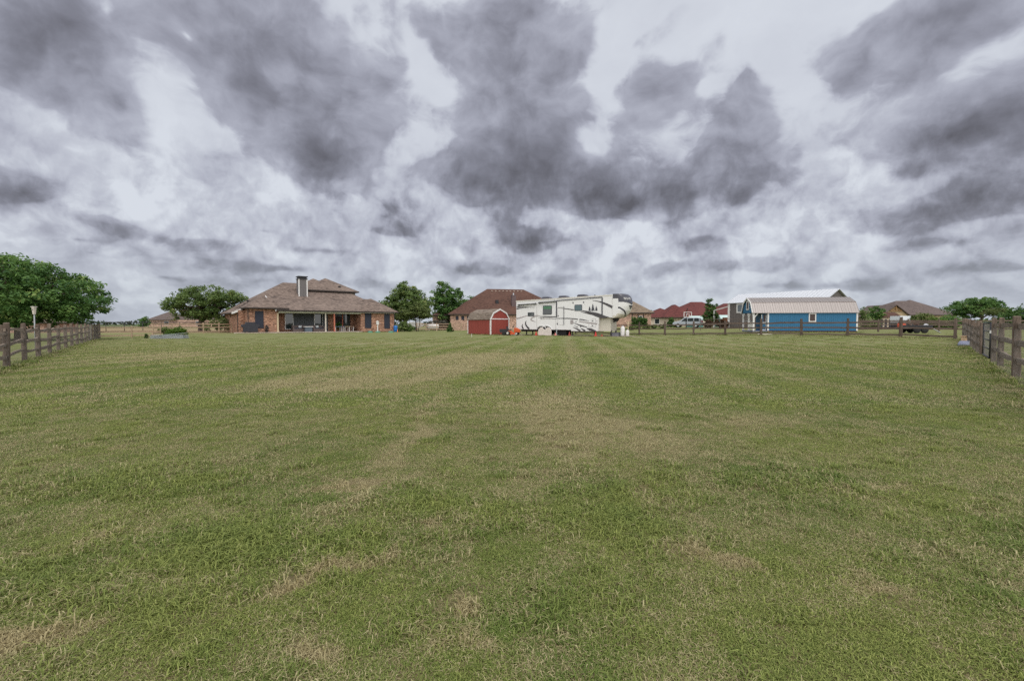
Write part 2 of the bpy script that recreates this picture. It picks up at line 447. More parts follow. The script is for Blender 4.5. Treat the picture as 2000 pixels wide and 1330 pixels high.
def wood_mat(name, c1, c2, stretch=(1, 1, .12), scale=14.0, rough=.9, bump=.6):
    if name in _mc: return _mc[name]
    m, nt, b = newmat(name)
    g = nt.nodes.new('ShaderNodeNewGeometry'); x, y, z = sep(nt, coords(nt))
    oi = nt.nodes.new('ShaderNodeObjectInfo'); rnd = S(nt, oi.outputs['Random'])
    v = comb(nt, x * stretch[0] + rnd * 17.0, y * stretch[1], z * stretch[2])
    n1 = noise(nt, v, scale, 6, .65, .4); n2 = noise(nt, coords(nt), 3.0, 4, .6)
    col = mixc(nt, lstep(n1, .32, .68), c1, c2)
    col = mixc(nt, lstep(n2, .45, .75, 0, .5), col, tuple(k * .55 for k in c1))
    col = mixc(nt, rnd * .35, col, tuple(k * 1.35 for k in c2))
    put(nt, b.inputs['Base Color'], col); b.inputs['Roughness'].default_value = rough; b.inputs['Specular IOR Level'].default_value = .2
    bumpy(nt, b, n1, bump, .012)
    _mc[name] = m; return m
def glass_mat(name='window_glass', col=(.012, .018, .02), rough=.04):
    if name in _mc: return _mc[name]
    m, nt, b = newmat(name)
    n = noise(nt, coords(nt), 1.2, 2, .5)
    put(nt, b.inputs['Base Color'], mixc(nt, n, col, tuple(k * 1.6 for k in col)))
    b.inputs['Roughness'].default_value = rough; b.inputs['Specular IOR Level'].default_value = .8
    bumpy(nt, b, n, .04, .05)
    _mc[name] = m; return m
def leaf_mat(name, c1, c2, c3=None, trans=.3, rough=.55):
    if name in _mc: return _mc[name]
    m, nt, b = newmat(name)
    at = nt.nodes.new('ShaderNodeAttribute'); at.attribute_name = 'tint'
    t = S(nt, at.outputs['Fac'])
    col = mixc(nt, t, c1, c2)
    if c3: col = mixc(nt, sstep(t, .8, 1.0), col, c3)
    put(nt, b.inputs['Base Color'], col); b.inputs['Roughness'].default_value = rough; b.inputs['Specular IOR Level'].default_value = .22
    tr = nt.nodes.new('ShaderNodeBsdfTranslucent'); put(nt, tr.inputs[0], mixc(nt, .5, col, tuple(k * 1.5 for k in c2)))
    mx = nt.nodes.new('ShaderNodeMixShader'); mx.inputs[0].default_value = trans
    nt.links.new(b.outputs[0], mx.inputs[1]); nt.links.new(tr.outputs[0], mx.inputs[2])
    nt.links.new(mx.outputs[0], nt.nodes['Material Output'].inputs[0])
    _mc[name] = m; return m

# ------------------------------------------------------------------ foliage
def crown_mesh(name, blobs, parent, mat, clumps, per, leaf, seed, clump_r=.55, shell=.5, flat=.5, droop=0.0):
    """leaf-sized faces in clumps through the volume of several ellipsoids (cx,cy,cz,rx,ry,rz)"""
    rg = np.random.default_rng(seed)
    B = np.array(blobs, float); vol = (B[:, 3] * B[:, 4] * B[:, 5]) ** .75; vol /= vol.sum()
    k = rg.choice(len(B), clumps, p=vol)
    d = rg.normal(size=(clumps, 3)); d /= np.linalg.norm(d, axis=1)[:, None]
    r = shell + (1 - shell) * rg.random(clumps) ** .6
    r *= 1 + .10 * np.sin(5 * d[:, 0] + 3 * d[:, 1] + seed) + .07 * np.sin(9 * d[:, 2] + 7 * d[:, 0] + 2 * seed)
    cc = B[k, :3] + d * r[:, None] * B[k, 3:6]
    cr = clump_r * (0.55 + .9 * rg.random(clumps))
    tint = np.clip(rg.normal(.42, .24, clumps), 0, 1)
    ci = np.repeat(np.arange(clumps), per); n = len(ci)
    q = rg.normal(size=(n, 3)); q /= np.linalg.norm(q, axis=1)[:, None]
    q *= (rg.random(n) ** .45)[:, None]; q[:, 2] *= .62
    P = cc[ci] + q * cr[ci][:, None]
    P[:, 2] -= droop * (q[:, 0] ** 2 + q[:, 1] ** 2) * cr[ci]
    nrm = rg.normal(size=(n, 3)) * .8 + q * .6; nrm[:, 2] = np.abs(nrm[:, 2]) + flat
    nrm /= np.linalg.norm(nrm, axis=1)[:, None]
    a = np.cross(nrm, rg.normal(size=(n, 3))); a /= np.linalg.norm(a, axis=1)[:, None]
    b = np.cross(nrm, a)
    s = leaf * (.6 + .8 * rg.random(n)); L = (a * s[:, None]); Wd = b * (s * .55)[:, None]
    V = np.stack([P - L, P - Wd * .9 + L * .1, P + L, P + Wd * .9 + L * .1], axis=1).reshape(-1, 3)
    o = np_mesh(name, V, n, 4, [mat], parent)
    t = np.clip(tint[ci] + rg.normal(0, .12, n), 0, 1)
    at = o.data.attributes.new('tint', 'FLOAT', 'FACE'); at.data.foreach_set('value', t.astype(np.float32))
    return o, cc
def tree(name, label, base, blobs, mats, clumps=180, per=45, leaf=.16, seed=1, trunk_r=.22, trunk_h=1.6, cat='tree', group=None,
         clump_r=.55, limbs=16, shell=.5, flat=.5, stems=1, droop=0.0):
    leafm, bark = mats
    t = thing(name, label, cat, base, 0, group)
    cr, cc = crown_mesh('crown', blobs, t, leafm, clumps, per, leaf, seed, clump_r, shell, flat, droop)
    rnd = random.Random(seed); mb = MB()
    B = blobs; cz = sum(b[2] for b in B) / len(B); cx = sum(b[0] for b in B) / len(B); cy = sum(b[1] for b in B) / len(B)
    for st in range(stems):
        ang = rnd.uniform(0, 6.28); sx, sy = (math.cos(ang) * trunk_r * 1.6, math.sin(ang) * trunk_r * 1.6) if stems > 1 else (0, 0)
        tr = trunk_r / (stems ** .5)
        fork = Vector((sx * 2 + rnd.uniform(-.1, .1), sy * 2 + rnd.uniform(-.1, .1), trunk_h))
        top = Vector((cx * .7 + sx * 3, cy * .7 + sy * 3, cz))
        mb.tube([(sx, sy, -.08), (sx, sy, .12), fork * .5, fork, (fork + top) / 2, top], [tr * 1.5, tr * 1.1, tr, tr * .9, tr * .6, tr * .28], 9)
        for i in range(limbs):
            c = Vector(cc[rnd.randrange(len(cc))]); f = rnd.uniform(0, .9); s0 = fork.lerp(top, f)
            mid = s0.lerp(c, .5) + Vector((rnd.uniform(-.3, .3), rnd.uniform(-.3, .3), rnd.uniform(-.1, .4)))
            r0 = tr * .5 * (1 - f * .5)
            mb.tube([s0, mid, c], [r0, r0 * .55, r0 * .2], 6)
    mb.build('trunk', bark, t, smooth=True)
    return t

# ------------------------------------------------------------------ lawn: colour shared by the soil sheet and the blades
def lawn_fields(nt, pos):
    """where the lawn is dry, bare or lush, as a function of the place on the ground"""
    x, y, z = sep(nt, pos)
    P = comb(nt, x, y, 0.0)
    w = sep(nt, noise(nt, P, .9, 4, .6, color=True))
    xw = x + (w[0] - .5) * 1.1; yw = y + (w[1] - .5) * 1.1
    n_big = noise(nt, P, .22, 4, .6, .2)
    n_mid = noise(nt, P, .8, 5, .62, .3)
    n_sml = noise(nt, P, 5.0, 5, .65)
    n_clp = noise(nt, P, 2.3, 4, .6, .5)
    dry = lstep(n_big * .40 + n_mid * .55 + n_clp * .55 + n_sml * .50, .86, 1.16)
    V = comb(nt, xw, yw, 0.0)
    def spots(lst):
        acc = None
        for (cx, cy, rx, ry, rot, amp) in lst:
            m = nt.nodes.new('ShaderNodeMapping'); m.vector_type = 'TEXTURE'
            put(nt, m.inputs[0], V); m.inputs[1].default_value = (cx, cy, 0); m.inputs[2].default_value = (0, 0, R(rot))
            m.inputs[3].default_value = (rx, ry, 1)
            g = nt.nodes.new('ShaderNodeTexGradient'); g.gradient_type = 'SPHERICAL'; nt.links.new(m.outputs[0], g.inputs[0])
            n = nt.nodes.new('ShaderNodeMath'); n.operation = 'MULTIPLY_ADD'
            nt.links.new(g.outputs['Fac'], n.inputs[0]); n.inputs[1].default_value = amp
            if acc is None: n.inputs[2].default_value = 0.0
            else: nt.links.new(acc, n.inputs[2])
            acc = n.outputs[0]
        return S(nt, acc)
    pale = spots([(-1.12, 5.2, .32, 5.6, 2, .68), (.5, 5.6, .4, 5.2, -2, .5), (-3.0, 11.2, 2.4, 4.2, -28, 1.9), (-1.4, 15.5, 3.2, 4.6, -30, 1.5), (-2.6, 8.6, 1.6, 1.6, 0, .5), (.6, 6.2, 1.5, 2.6, 15, .75), (1.2, 4.6, 1.3, 1.3, 0, .5),
                  (3.0, 5.6, 1.4, .9, 20, .5), (-13, 17, 4, 6, 35, .7), (-5.4, 6.0, 2.0, 1.0, 0, .4), (4.5, 20, 9, 5, 0, .5), (-8, 28, 14, 5, 10, .5), (12, 26, 12, 4, -5, .45), (6.5, 8.0, 2.5, 1.2, 10, .35)])
    bare = spots([(-1.18, 3.35, .33, .22, 30, 1.0), (-.93, 2.12, .34, .12, 35, 1.25), (-1.9, 1.62, .45, .14, 20, 1.3), (-.15, 2.0, .16, .13, 0, .9), (-.5, 2.55, .5, .10, 50, .6),
                  (-.12, 1.75, .30, .16, 0, .7), (1.05, 2.35, .42, .16, -20, .95), (1.65, 2.1, .3, .14, -10, .85), (2.35, 1.75, .4, .14, -12, .8), (-.75, 1.62, .2, .12, 0, .9),
                  (-3.9, 4.4, .5, .2, 0, .5), (.9, 3.1, .5, .2, 0, .45), (-2.4, 2.5, .5, .2, 20, .5), (-7.6, 8.1, .7, .2, 0, .7), (2.6, 3.2, .6, .25, 0, .5)])
    lush = spots([(-1.35, 2.5, .8, .42, 15, 1.0), (-2.6, 2.0, .9, .3, 20, .8), (-.2, 2.9, .5, .4, 0, .4), (.55, 2.9, .45, .7, 0, .75), (1.9, 3.4, 1.0, .4, 0, .4), (-2.9, 3.4, 1.2, .4, 10, .6),
                  (.2, 1.9, .35, .25, 0, .5), (-4.5, 10.6, 2.6, 1.2, 5, .9), (3.3, 2.4, 1.0, .4, 0, .4), (8, 11, 5, 3, 30, .5), (-9, 12, 4, 3, -20, .5)])
    dry = (dry * .75 + sstep(pale, .12, .75) * .65 * lstep(n_sml, .3, .6, .65, 1.1) - lush * .5)
    sw = ((x * .99 - y * .11 + (n_mid - .5) * .3) * 4.0).sin() * .5
    dry = dry + sstep(y, 4, 11) * sw * .42
    dry = dry.max(0.0).min(1.0)
    bare = lstep(bare + (n_sml - .5) * 1.1 + (n_clp - .5) * .8, .22, .95)
    return x, y, P, dry, bare, lush, n_sml, n_mid, n_big
def mk_ground_mat():
    m, nt, b = newmat('lawn_soil')
    g = nt.nodes.new('ShaderNodeNewGeometry'); pos = S(nt, g.outputs['Position'])
    x, y, P, dry, bare, lush, ns, nm, nb = lawn_fields(nt, pos)
    fine = noise(nt, P, 38.0, 4, .7)
    st = noise(nt, comb(nt, x * .9 + y * .5, y * .35, 0.0), 9.0, 4, .6)
    green = mixc(nt, fine, (.080, .100, .027), (.170, .192, .058))
    green = mixc(nt, lstep(nm, .35, .65) * .5, green, (.120, .150, .045))
    straw = mixc(nt, fine, (.15, .135, .075), (.33, .30, .19))
    # mowing swaths far out: the turf leans one way, then the other
    sw = ((x * .629 + y * .777 + (nm - .5) * 1.2) / 2.3).sin() * .5 + .5
    far = sstep(y, 9, 22)
    dd = dry * .8 + far * (st - .5) * .4
    col = mixc(nt, dd.max(0.0).min(1.0), green, straw)
    soil = mixc(nt, fine, (.11, .075, .048), (.27, .19, .12))
    near = 1.0 - sstep(y, 5, 14)
    col = mixc(nt, (bare * .9).max(near * lstep(fine, .3, .7, .35, .95)), col, mixc(nt, near * .55, soil, (.085, .062, .038)))
    # far paddocks: dry hay strips beyond the left fence
    left = sstep(x * -1.0, 20, 50)
    hay = sstep(y, 52, 70) * left * (1.0 - sstep(y, 110, 150)) * .8
    col = mixc(nt, hay, col, (.26, .19, .12))
    col = mixc(nt, sstep(y, 160, 260) * .8, col, (.075, .095, .05))
    put(nt, b.inputs['Base Color'], col)
    b.inputs['Roughness'].default_value = 1.0; b.inputs['Specular IOR Level'].default_value = .1
    bumpy(nt, b, fine * .5 + ns, 1.0, .03)
    return m
def mk_blade_mat():
    m, nt, b = newmat('grass_blade')
    g = nt.nodes.new('ShaderNodeNewGeometry'); pos = S(nt, g.outputs['Position'])
    x, y, P, dry, bare, lush, ns, nm, nb = lawn_fields(nt, pos)
    at = nt.nodes.new('ShaderNodeAttribute'); at.attribute_name = 'tint'; t = S(nt, at.outputs['Fac'])
    ins = nt.nodes.new('ShaderNodeAttribute'); ins.attribute_name = 'drylean'; ins.attribute_type = 'INSTANCER'
    green = mixc(nt, t, (.100, .135, .024), (.325, .362, .104))
    green = mixc(nt, lstep(nm, .42, .60) * .6, green, (.085, .150, .026))
    green = mixc(nt, lstep(nb, .4, .6) * .25, green, (.19, .225, .075))
    straw = mixc(nt, t, (.25, .215, .10), (.48, .43, .245))
    sel = sstep((t * 13.7).mod(1.0) * .84 - .01 - dry * .80 - bare * .75, -.06, .06)      # each blade is either dead or alive
    col = mixc(nt, sel, straw, green)
    col = mixc(nt, bare * .25, col, (.38, .28, .15))
    put(nt, b.inputs['Base Color'], col); b.inputs['Roughness'].default_value = .6; b.inputs['Specular IOR Level'].default_value = .25
    tr = nt.nodes.new('ShaderNodeBsdfTranslucent'); put(nt, tr.inputs[0], col)
    mx = nt.nodes.new('ShaderNodeMixShader'); mx.inputs[0].default_value = .3
    nt.links.new(b.outputs[0], mx.inputs[1]); nt.links.new(tr.outputs[0], mx.inputs[2])
    nt.links.new(mx.outputs[0], nt.nodes['Material Output'].inputs[0])
    return m
GROUND_M = mk_ground_mat(); BLADE_M = mk_blade_mat()
def build_ground():
    def ax(n, lim, k):
        t = np.linspace(-1, 1, n); return np.sinh(t * k) / math.sinh(k) * lim
    xs = ax(301, 4000, 7.6); ys = ax(301, 4000, 7.6) + 12
    X, Y = np.meshgrid(xs, ys)
    def S_(a, b, x):
        t = np.clip((x - a) / (b - a), 0, 1); return t * t * (3 - 2 * t)
    Z = .3 * S_(10, 24, X) * S_(18, 32, Y) + .3 * S_(0, 20, X) * S_(48, 80, Y)
    Z += (.012 * np.sin(X * 1.9 + 1.3 * np.sin(Y * 1.1)) * np.sin(Y * 1.6 + .5)) * np.exp(-((X ** 2 + Y ** 2) / 30 ** 2))
    V = np.stack([X, Y, Z], -1).reshape(-1, 3); n = 301
    idx = np.arange((n - 1) * n).reshape(n - 1, n)[:, :-1].ravel()
    Fc = np.stack([idx, idx + 1, idx + n + 1, idx + n], 1)
    me = bpy.data.meshes.new('ground'); me.from_pydata(V.tolist(), [], Fc.tolist()); me.update(); me.shade_smooth()
    me.materials.append(GROUND_M)
    o = bpy.data.objects.new('ground', me); COL.objects.link(o); tag(o, kind='structure')
build_ground()

def tuft_patch(name, seed, n, rad, hmin, hmax, lean, width=.0022):
    rg = np.random.default_rng(seed)
    r = rad * np.sqrt(rg.random(n)); a = rg.random(n) * 6.2832
    bx, by = r * np.cos(a), r * np.sin(a)
    # blades gather in small clumps
    k = rg.integers(0, 14, n); cx = rg.normal(0, rad * .55, 14); cy = rg.normal(0, rad * .55, 14)
    pull = .55; bx = bx * (1 - pull) + cx[k] * pull; by = by * (1 - pull) + cy[k] * pull
    h = hmin + (hmax - hmin) * rg.random(n) ** 1.6
    az = rg.random(n) * 6.2832; ln = lean * (.35 + .9 * rg.random(n))
    dx, dy = np.cos(az), np.sin(az); sx, sy = -dy, dx
    w = width * (.7 + .8 * rg.random(n))
    base = np.stack([bx, by, np.full(n, -.004)], 1)
    side = np.stack([sx, sy, np.zeros(n)], 1) * w[:, None]
    m1 = base + np.stack([dx * h * ln * .35, dy * h * ln * .35, h * .62], 1)
    m2 = base + np.stack([dx * h * ln, dy * h * ln, h * np.clip(1.0 - .42 * ln, .12, 1)], 1)
    q = np.stack([base - side, base + side, m1 + side * .8, m1 - side * .8], 1)
    t = np.stack([m1 - side * .8, m1 + side * .8, m2 + side * .1, m2 - side * .1], 1)
    V = np.concatenate([q, t], 1).reshape(-1, 3)
    me = bpy.data.meshes.new(name); N = len(V)
    me.vertices.add(N); me.vertices.foreach_set('co', V.astype(np.float32).ravel())
    me.loops.add(N); me.loops.foreach_set('vertex_index', np.arange(N, dtype=np.int32))
    me.polygons.add(N // 4); me.polygons.foreach_set('loop_start', np.arange(0, N, 4, dtype=np.int32))
    me.materials.append(BLADE_M); me.update(calc_edges=True)
    at = me.attributes.new('tint', 'FLOAT', 'FACE'); tv = np.repeat(rg.random(n), 2)
    at.data.foreach_set('value', tv.astype(np.float32))
    return bpy.data.objects.new(name, me)
def bumpz(x, y):
    return .012 * math.sin(x * 1.9 + 1.3 * math.sin(y * 1.1)) * math.sin(y * 1.6 + .5) * math.exp(-(x * x + y * y) / 900.0)
def build_grass():
    src = bpy.data.collections.new('grass_source')      # not linked to the scene: only read by the instancer
    objs = []
    for i in range(5): objs.append(tuft_patch('tuft_a%d' % i, 10 + i, 430, .13, .006, .025, 1.5, .0014))
    for i in range(3): objs.append(tuft_patch('tuft_b%d' % i, 30 + i, 200, .10, .015, .052, 1.1, .0018))
    for i in range(3): objs.append(tuft_patch('tuft_c%d' % i, 50 + i, 300, .13, .006, .020, 2.4, .0013))
    for i in range(3): objs.append(tuft_patch('tuft_d%d' % i, 70 + i, 330, .26, .010, .036, 1.6, .0038))
    for o in objs: src.objects.link(o)
    rg = np.random.default_rng(5)
    pts = []; idx = []; scl = []
    lushp = [(-1.35, 2.5, .7, .35), (-2.6, 2.0, .8, .25), (.55, 2.9, .4, .6), (-.2, 2.9, .4, .3), (-2.9, 3.4, 1.0, .3), (1.9, 3.4, .8, .3), (3.3, 2.4, .8, .3), (.2, 1.9, .3, .2), (-.9, 3.0, .6, .3)]
    barep = [(-1.18, 3.35, .28, .16), (-.93, 2.12, .3, .10), (-1.9, 1.62, .4, .12), (-.15, 2.0, .14, .1), (1.05, 2.35, .36, .13), (1.65, 2.1, .25, .1), (2.35, 1.75, .35, .1), (-.75, 1.62, .16, .1)]
    for (d0, d1, sp, sc, kinds) in ((1.0, 3.2, .075, 1.0, 0), (3.2, 6.5, .105, 1.15, 0), (6.5, 12, .19, 1.0, 1), (12, 24, .34, 1.35, 1), (24, 46, .62, 1.5, 2)):
        xs = np.arange(-d1 * 1.35 - 1, d1 * 1.35 + 1, sp); ys = np.arange(.9, d1, sp)
        X, Y = np.meshgrid(xs, ys); X = X + rg.uniform(-.5, .5, X.shape) * sp; Y = Y + rg.uniform(-.5, .5, Y.shape) * sp
        X, Y = X.ravel(), Y.ravel()
        ok = (Y >= d0) & (Y < d1) & (np.abs(X) < Y * 1.22 + 1.0)
        # stay inside the fenced lawn
        ok &= (X > -13.4 - .81 * (Y - 12.3)) & (X < 10.9 + .93 * (Y - 9.8))
        for x, y in zip(X[ok], Y[ok]):
            lush = max(math.exp(-(((x - a) / c) ** 2 + ((y - b) / d) ** 2)) for a, b, c, d in lushp) if y < 5 else 0
            bare = max(math.exp(-(((x - a) / c) ** 2 + ((y - b) / d) ** 2)) for a, b, c, d in barep) if y < 4.5 else 0
            if rg.random() < bare * .35: continue
            if y > 17 and rg.random() < ((y - 17) / 29) ** .8: continue
            if kinds == 0:
                u = rg.random()
                i = 5 + rg.integers(3) if u < .05 + lush * .7 else (8 + rg.integers(3) if u > .60 + lush else rg.integers(5))
                s = sc * (.8 + .45 * rg.random() + .25 * lush)
            else:
                i = 11 + rg.integers(3); s = sc * (.8 + .5 * rg.random())
            pts.append((x, y, hgt(x, y) + bumpz(x, y) + .001)); idx.append(int(i)); scl.append(s)
    # uncut tufts along the foot of both side fences
    for k in range(900):
        if k % 2: D = rg.uniform(7, 34); x = -13.7 - .81 * (D - 12.3) + rg.normal(0, .10); n = 5
        else: D = rg.uniform(6, 28); x = 10.9 + .93 * (D - 9.8) + rg.normal(0, .10); n = 5
        pts.append((x, D, hgt(x, D) + bumpz(x, D))); idx.append(n + int(rg.integers(3))); scl.append(1.6 + 2.2 * rg.random() ** 2)
    # longer grass at the foot of walls, pads and far fence posts
    def along(a, b, n, s0, s1):
        for k in range(n):
            t = rg.random(); x = a[0] + (b[0] - a[0]) * t + rg.normal(0, .06); y = a[1] + (b[1] - a[1]) * t + rg.normal(0, .06)
            pts.append((x, y, hgt(x, y))); idx.append(5 + int(rg.integers(3))); scl.append(s0 + (s1 - s0) * rg.random() ** 2)
    along((-2.36, 49.9), (-.34, 51.6), 60, 1.5, 3.5); along((-2.45, 50.0), (-5.2, 53.5), 110, 1.5, 3.5)
    along((-34.2, 56.6), (-21.8, 66.6), 260, 1.2, 2.6); along((-22.2, 67.6), (-18.2, 70.9), 110, 1.5, 3.0)
    along((26.4, 49.7), (37.0, 47.9), 260, 1.5, 3.5); along((-.5, 49.3), (11.5, 41.9), 200, 1.0, 2.4)
    for k in range(1, 12): along((28.3 - 1.885 * k - .15, 28.6 + 2.335 * k), (28.3 - 1.885 * k + .15, 28.6 + 2.335 * k), 9, 1.6, 3.4)
    along((28.3, 28.6), (28.3 - 1.885 * 11, 28.6 + 2.335 * 11), 500, 1.0, 2.2)
    me = bpy.data.meshes.new('grass'); me.from_pydata(pts, [], [])
    me.attributes.new('idx', 'INT', 'POINT').data.foreach_set('value', np.array(idx, np.int32))
    me.attributes.new('scl', 'FLOAT', 'POINT').data.foreach_set('value', np.array(scl, np.float32))
    me.attributes.new('rot', 'FLOAT', 'POINT').data.foreach_set('value', (rg.random(len(pts)) * 6.2832).astype(np.float32))
    me.materials.append(BLADE_M)
    o = bpy.data.objects.new('grass', me); COL.objects.link(o)
    tag(o, 'short mown green and straw coloured grass covering the lawn', 'grass', kind='stuff')
    ng = bpy.data.node_groups.new('grass', 'GeometryNodeTree')
    ng.interface.new_socket('Geometry', in_out='INPUT', socket_type='NodeSocketGeometry')
    ng.interface.new_socket('Geometry', in_out='OUTPUT', socket_type='NodeSocketGeometry')
    N = ng.nodes; L = ng.links
    gi = N.new('NodeGroupInput'); go = N.new('NodeGroupOutput')
    ip = N.new('GeometryNodeInstanceOnPoints'); ci = N.new('GeometryNodeCollectionInfo')
    ci.inputs['Collection'].default_value = src; ci.inputs['Separate Children'].default_value = True; ci.inputs['Reset Children'].default_value = True
    def attr(nm, ty):
        a = N.new('GeometryNodeInputNamedAttribute'); a.data_type = ty; a.inputs['Name'].default_value = nm
        return a.outputs['Attribute']
    L.new(gi.outputs[0], ip.inputs['Points']); L.new(ci.outputs[0], ip.inputs['Instance'])
    ip.inputs['Pick Instance'].default_value = True
    L.new(attr('idx', 'INT'), ip.inputs['Instance Index'])
    cx = N.new('ShaderNodeCombineXYZ'); L.new(attr('rot', 'FLOAT'), cx.inputs[2]); L.new(cx.outputs[0], ip.inputs['Rotation'])
    L.new(attr('scl', 'FLOAT'), ip.inputs['Scale'])
    L.new(ip.outputs[0], go.inputs[0])
    md = o.modifiers.new('grass', 'NODES'); md.node_group = ng
    print('grass instances', len(pts))
build_grass()

# ================================================================== materials of the built things
BRICK = brick_mat('house_brick', (.25, .098, .055), (.33, .165, .10), (.30, .26, .215))
BRICK_PINK = brick_mat('pink_brick', (.36, .20, .145), (.43, .27, .20), (.38, .31, .26))
SHINGLE = shingle_mat('brown_shingle', (.112, .084, .070), (.190, .146, .124), (.058, .045, .040))
SHINGLE_RED = shingle_mat('red_brown_shingle', (.070, .036, .027), (.100, .054, .041), (.045, .024, .020))
SHINGLE_MAROON = shingle_mat('maroon_shingle', (.085, .027, .026), (.12, .040, .036), (.06, .021, .02))
SHINGLE_TAN = shingle_mat('tan_shingle', (.15, .115, .083), (.20, .158, .118), (.10, .078, .06))
SHINGLE_GREY = shingle_mat('grey_brown_shingle', (.090, .070, .066), (.125, .098, .09), (.065, .05, .047))
SHINGLE_OLD = shingle_mat('weathered_shingle', (.11, .083, .066), (.20, .165, .135), (.055, .04, .034))
WHITE = paint('white_paint', (.64, .63, .62), .5, .08)
TRIMDK = paint('dark_brown_gutter', (.035, .025, .022), .45, .2)
BEAM = paint('olive_white_beam', (.46, .46, .38), .6, .1)
SCREEN = paint('solar_screen', (.022, .026, .042), .7, .15, 20)
GLASS = glass_mat()
CONC = paint('concrete', (.42, .36, .30), .9, .2, 2.0, bump=.3)
SIDING_DK = rib_mat('slate_siding', (.075, .083, .092), .30, .7, groove=.07)
SIDING_GREY = rib_mat('grey_chimney_siding', (.135, .125, .125), .20, .7, groove=.1)
TANPOST = paint('tan_post', (.50, .40, .27), .8, .15)
REDPOST = paint('red_brown_post', (.42, .14, .09), .7, .15)
POST = wood_mat('weathered_post_wood', (.056, .041, .032), (.20, .153, .122))
RAIL = wood_mat('weathered_rail_wood', (.078, .058, .046), (.275, .22, .18), (.3, .3, 1.5))
POST_BR = wood_mat('brown_stained_post_wood', (.060, .042, .033), (.15, .115, .095))
RAIL_BR = wood_mat('brown_stained_rail_wood', (.060, .042, .035), (.15, .112, .092), (.3, .3, 1.5))
POST_NEW = wood_mat('tan_post_wood', (.26, .18, .12), (.46, .35, .25))
RAIL_NEW = wood_mat('tan_rail_wood', (.26, .175, .125), (.45, .33, .24), (.3, .3, 1.5))
WIRE = paint('galvanised_wire', (.20, .19, .18), .5, .2, metal=.5)
STEEL = paint('galvanised_steel', (.52, .55, .58), .35, .15, 4, metal=.7)
BLACKM = paint('black_metal', (.018, .018, .022), .45, .2)
BLACKP = paint('black_plastic', (.02, .02, .024), .6, .2)
RUBBER = paint('tyre_rubber', (.018, .018, .018), .9, .2)
BARK = wood_mat('tree_bark', (.045, .034, .026), (.13, .10, .08), (1, 1, .25), 9)

UAX = Vector((.777, .629)); VAX = Vector((-.629, .777))
ROT_U = math.atan2(.629, .777)

# ================================================================== fences
def fence(name, label, pts, rails_z, pm, rm, pw=.16, rw=.05, rh=.10, seed=1, jitter=.16, wire=None, skip=(), overlap=True, cat='fence', group=None, side=1, round_top=True):
    """pts: (x, y, top height above ground[, width factor]); every post and rail is a part"""
    rnd = random.Random(seed)
    x0, y0 = pts[0][0], pts[0][1]
    t = thing(name, label, cat, (x0, y0, hgt(x0, y0)), 0, group)
    base = Vector((x0, y0, hgt(x0, y0)))
    gp = [Vector((p[0], p[1], hgt(p[0], p[1]))) - base for p in pts]
    for i, p in enumerate(pts):
        g = gp[i]; h = p[2]; w = pw * (p[3] if len(p) > 3 else 1) * rnd.uniform(.92, 1.08)
        d = (gp[min(i + 1, len(gp) - 1)] - gp[max(i - 1, 0)]); a = math.atan2(d.y, d.x) + rnd.uniform(-.06, .06)
        lean = Vector((rnd.uniform(-.02, .02), rnd.uniform(-.02, .02), 0)) * h
        mb = MB(); n = 6; rings = []
        for k in range(n):
            f = k / (n - 1); c = g + Vector((0, 0, -.12)) + (lean + Vector((0, 0, h + .12))) * f
            ww = w * (1.06 - .08 * f) * rnd.uniform(.96, 1.04) * (.90 if k == n - 1 and round_top else 1)
            ring = []
            for sx, sy in ((-1, -.72), (-.72, -1), (.72, -1), (1, -.72), (1, .72), (.72, 1), (-.72, 1), (-1, .72)):
                q = Vector((sx * ww / 2, sy * ww / 2 * .92, (rnd.uniform(-.012, .012) if k == n - 1 else 0)))
                q.rotate(Matrix.Rotation(a, 3, 'Z')); ring.append(c + q)
            rings.append(ring)
        for k in range(n - 1):
            for q in range(8): mb.face((rings[k][q], rings[k][(q + 1) % 8], rings[k + 1][(q + 1) % 8], rings[k + 1][q]))
        tc = sum(rings[-1], Vector()) / 8 + Vector((0, 0, .012))
        for q in range(8): mb.face((rings[-1][q], rings[-1][(q + 1) % 8], tc))
        o = mb.build('post', pm, t)
        bm = bmesh.new(); bm.from_mesh(o.data); bmesh.ops.remove_doubles(bm, verts=bm.verts, dist=.001); bm.to_mesh(o.data); bm.free()
    for i in range(len(pts) - 1):
        if i in skip: continue
        a, b = gp[i], gp[i + 1]; d = (b - a).normalized(); nrm = Vector((-d.y, d.x, 0)) * side
        for z in rails_z:
            za = z + rnd.uniform(-.035, .035) * jitter / .16; zb = z + rnd.uniform(-.035, .035) * jitter / .16
            ex = .10 if overlap else 0.0
            off = nrm * (rnd.uniform(-.03, .03) if overlap else (pw * .5 + rw * .5))
            MB().beam(a - d * ex + off + Vector((0, 0, za)), b + d * ex + off * .5 + Vector((0, 0, zb)),
                      rw * rnd.uniform(.9, 1.1), rh * rnd.uniform(.85, 1.12), 0, jitter, rnd).build('rail', rm, t)
    if wire:
        top, dx, r = wire
        for i in range(len(pts) - 1):
            if i in skip: continue
            mb = MB(); a, b = gp[i], gp[i + 1]; L = (b - a).length; d = (b - a).normalized(); off = Vector((d.y, -d.x, 0)) * (pw * .55) * side
            n = max(2, int(L / dx))
            for k in range(n):
                p = a.lerp(b, k / n) + off; mb.beam(p, p + Vector((0, 0, top)), r, r)
            for k in range(int(top / .15) + 1):
                z = Vector((0, 0, .04 + k * .15)); mb.beam(a + off + z, b + off + z, r, r)
            mb.build('wire_mesh', WIRE, t)
    return t

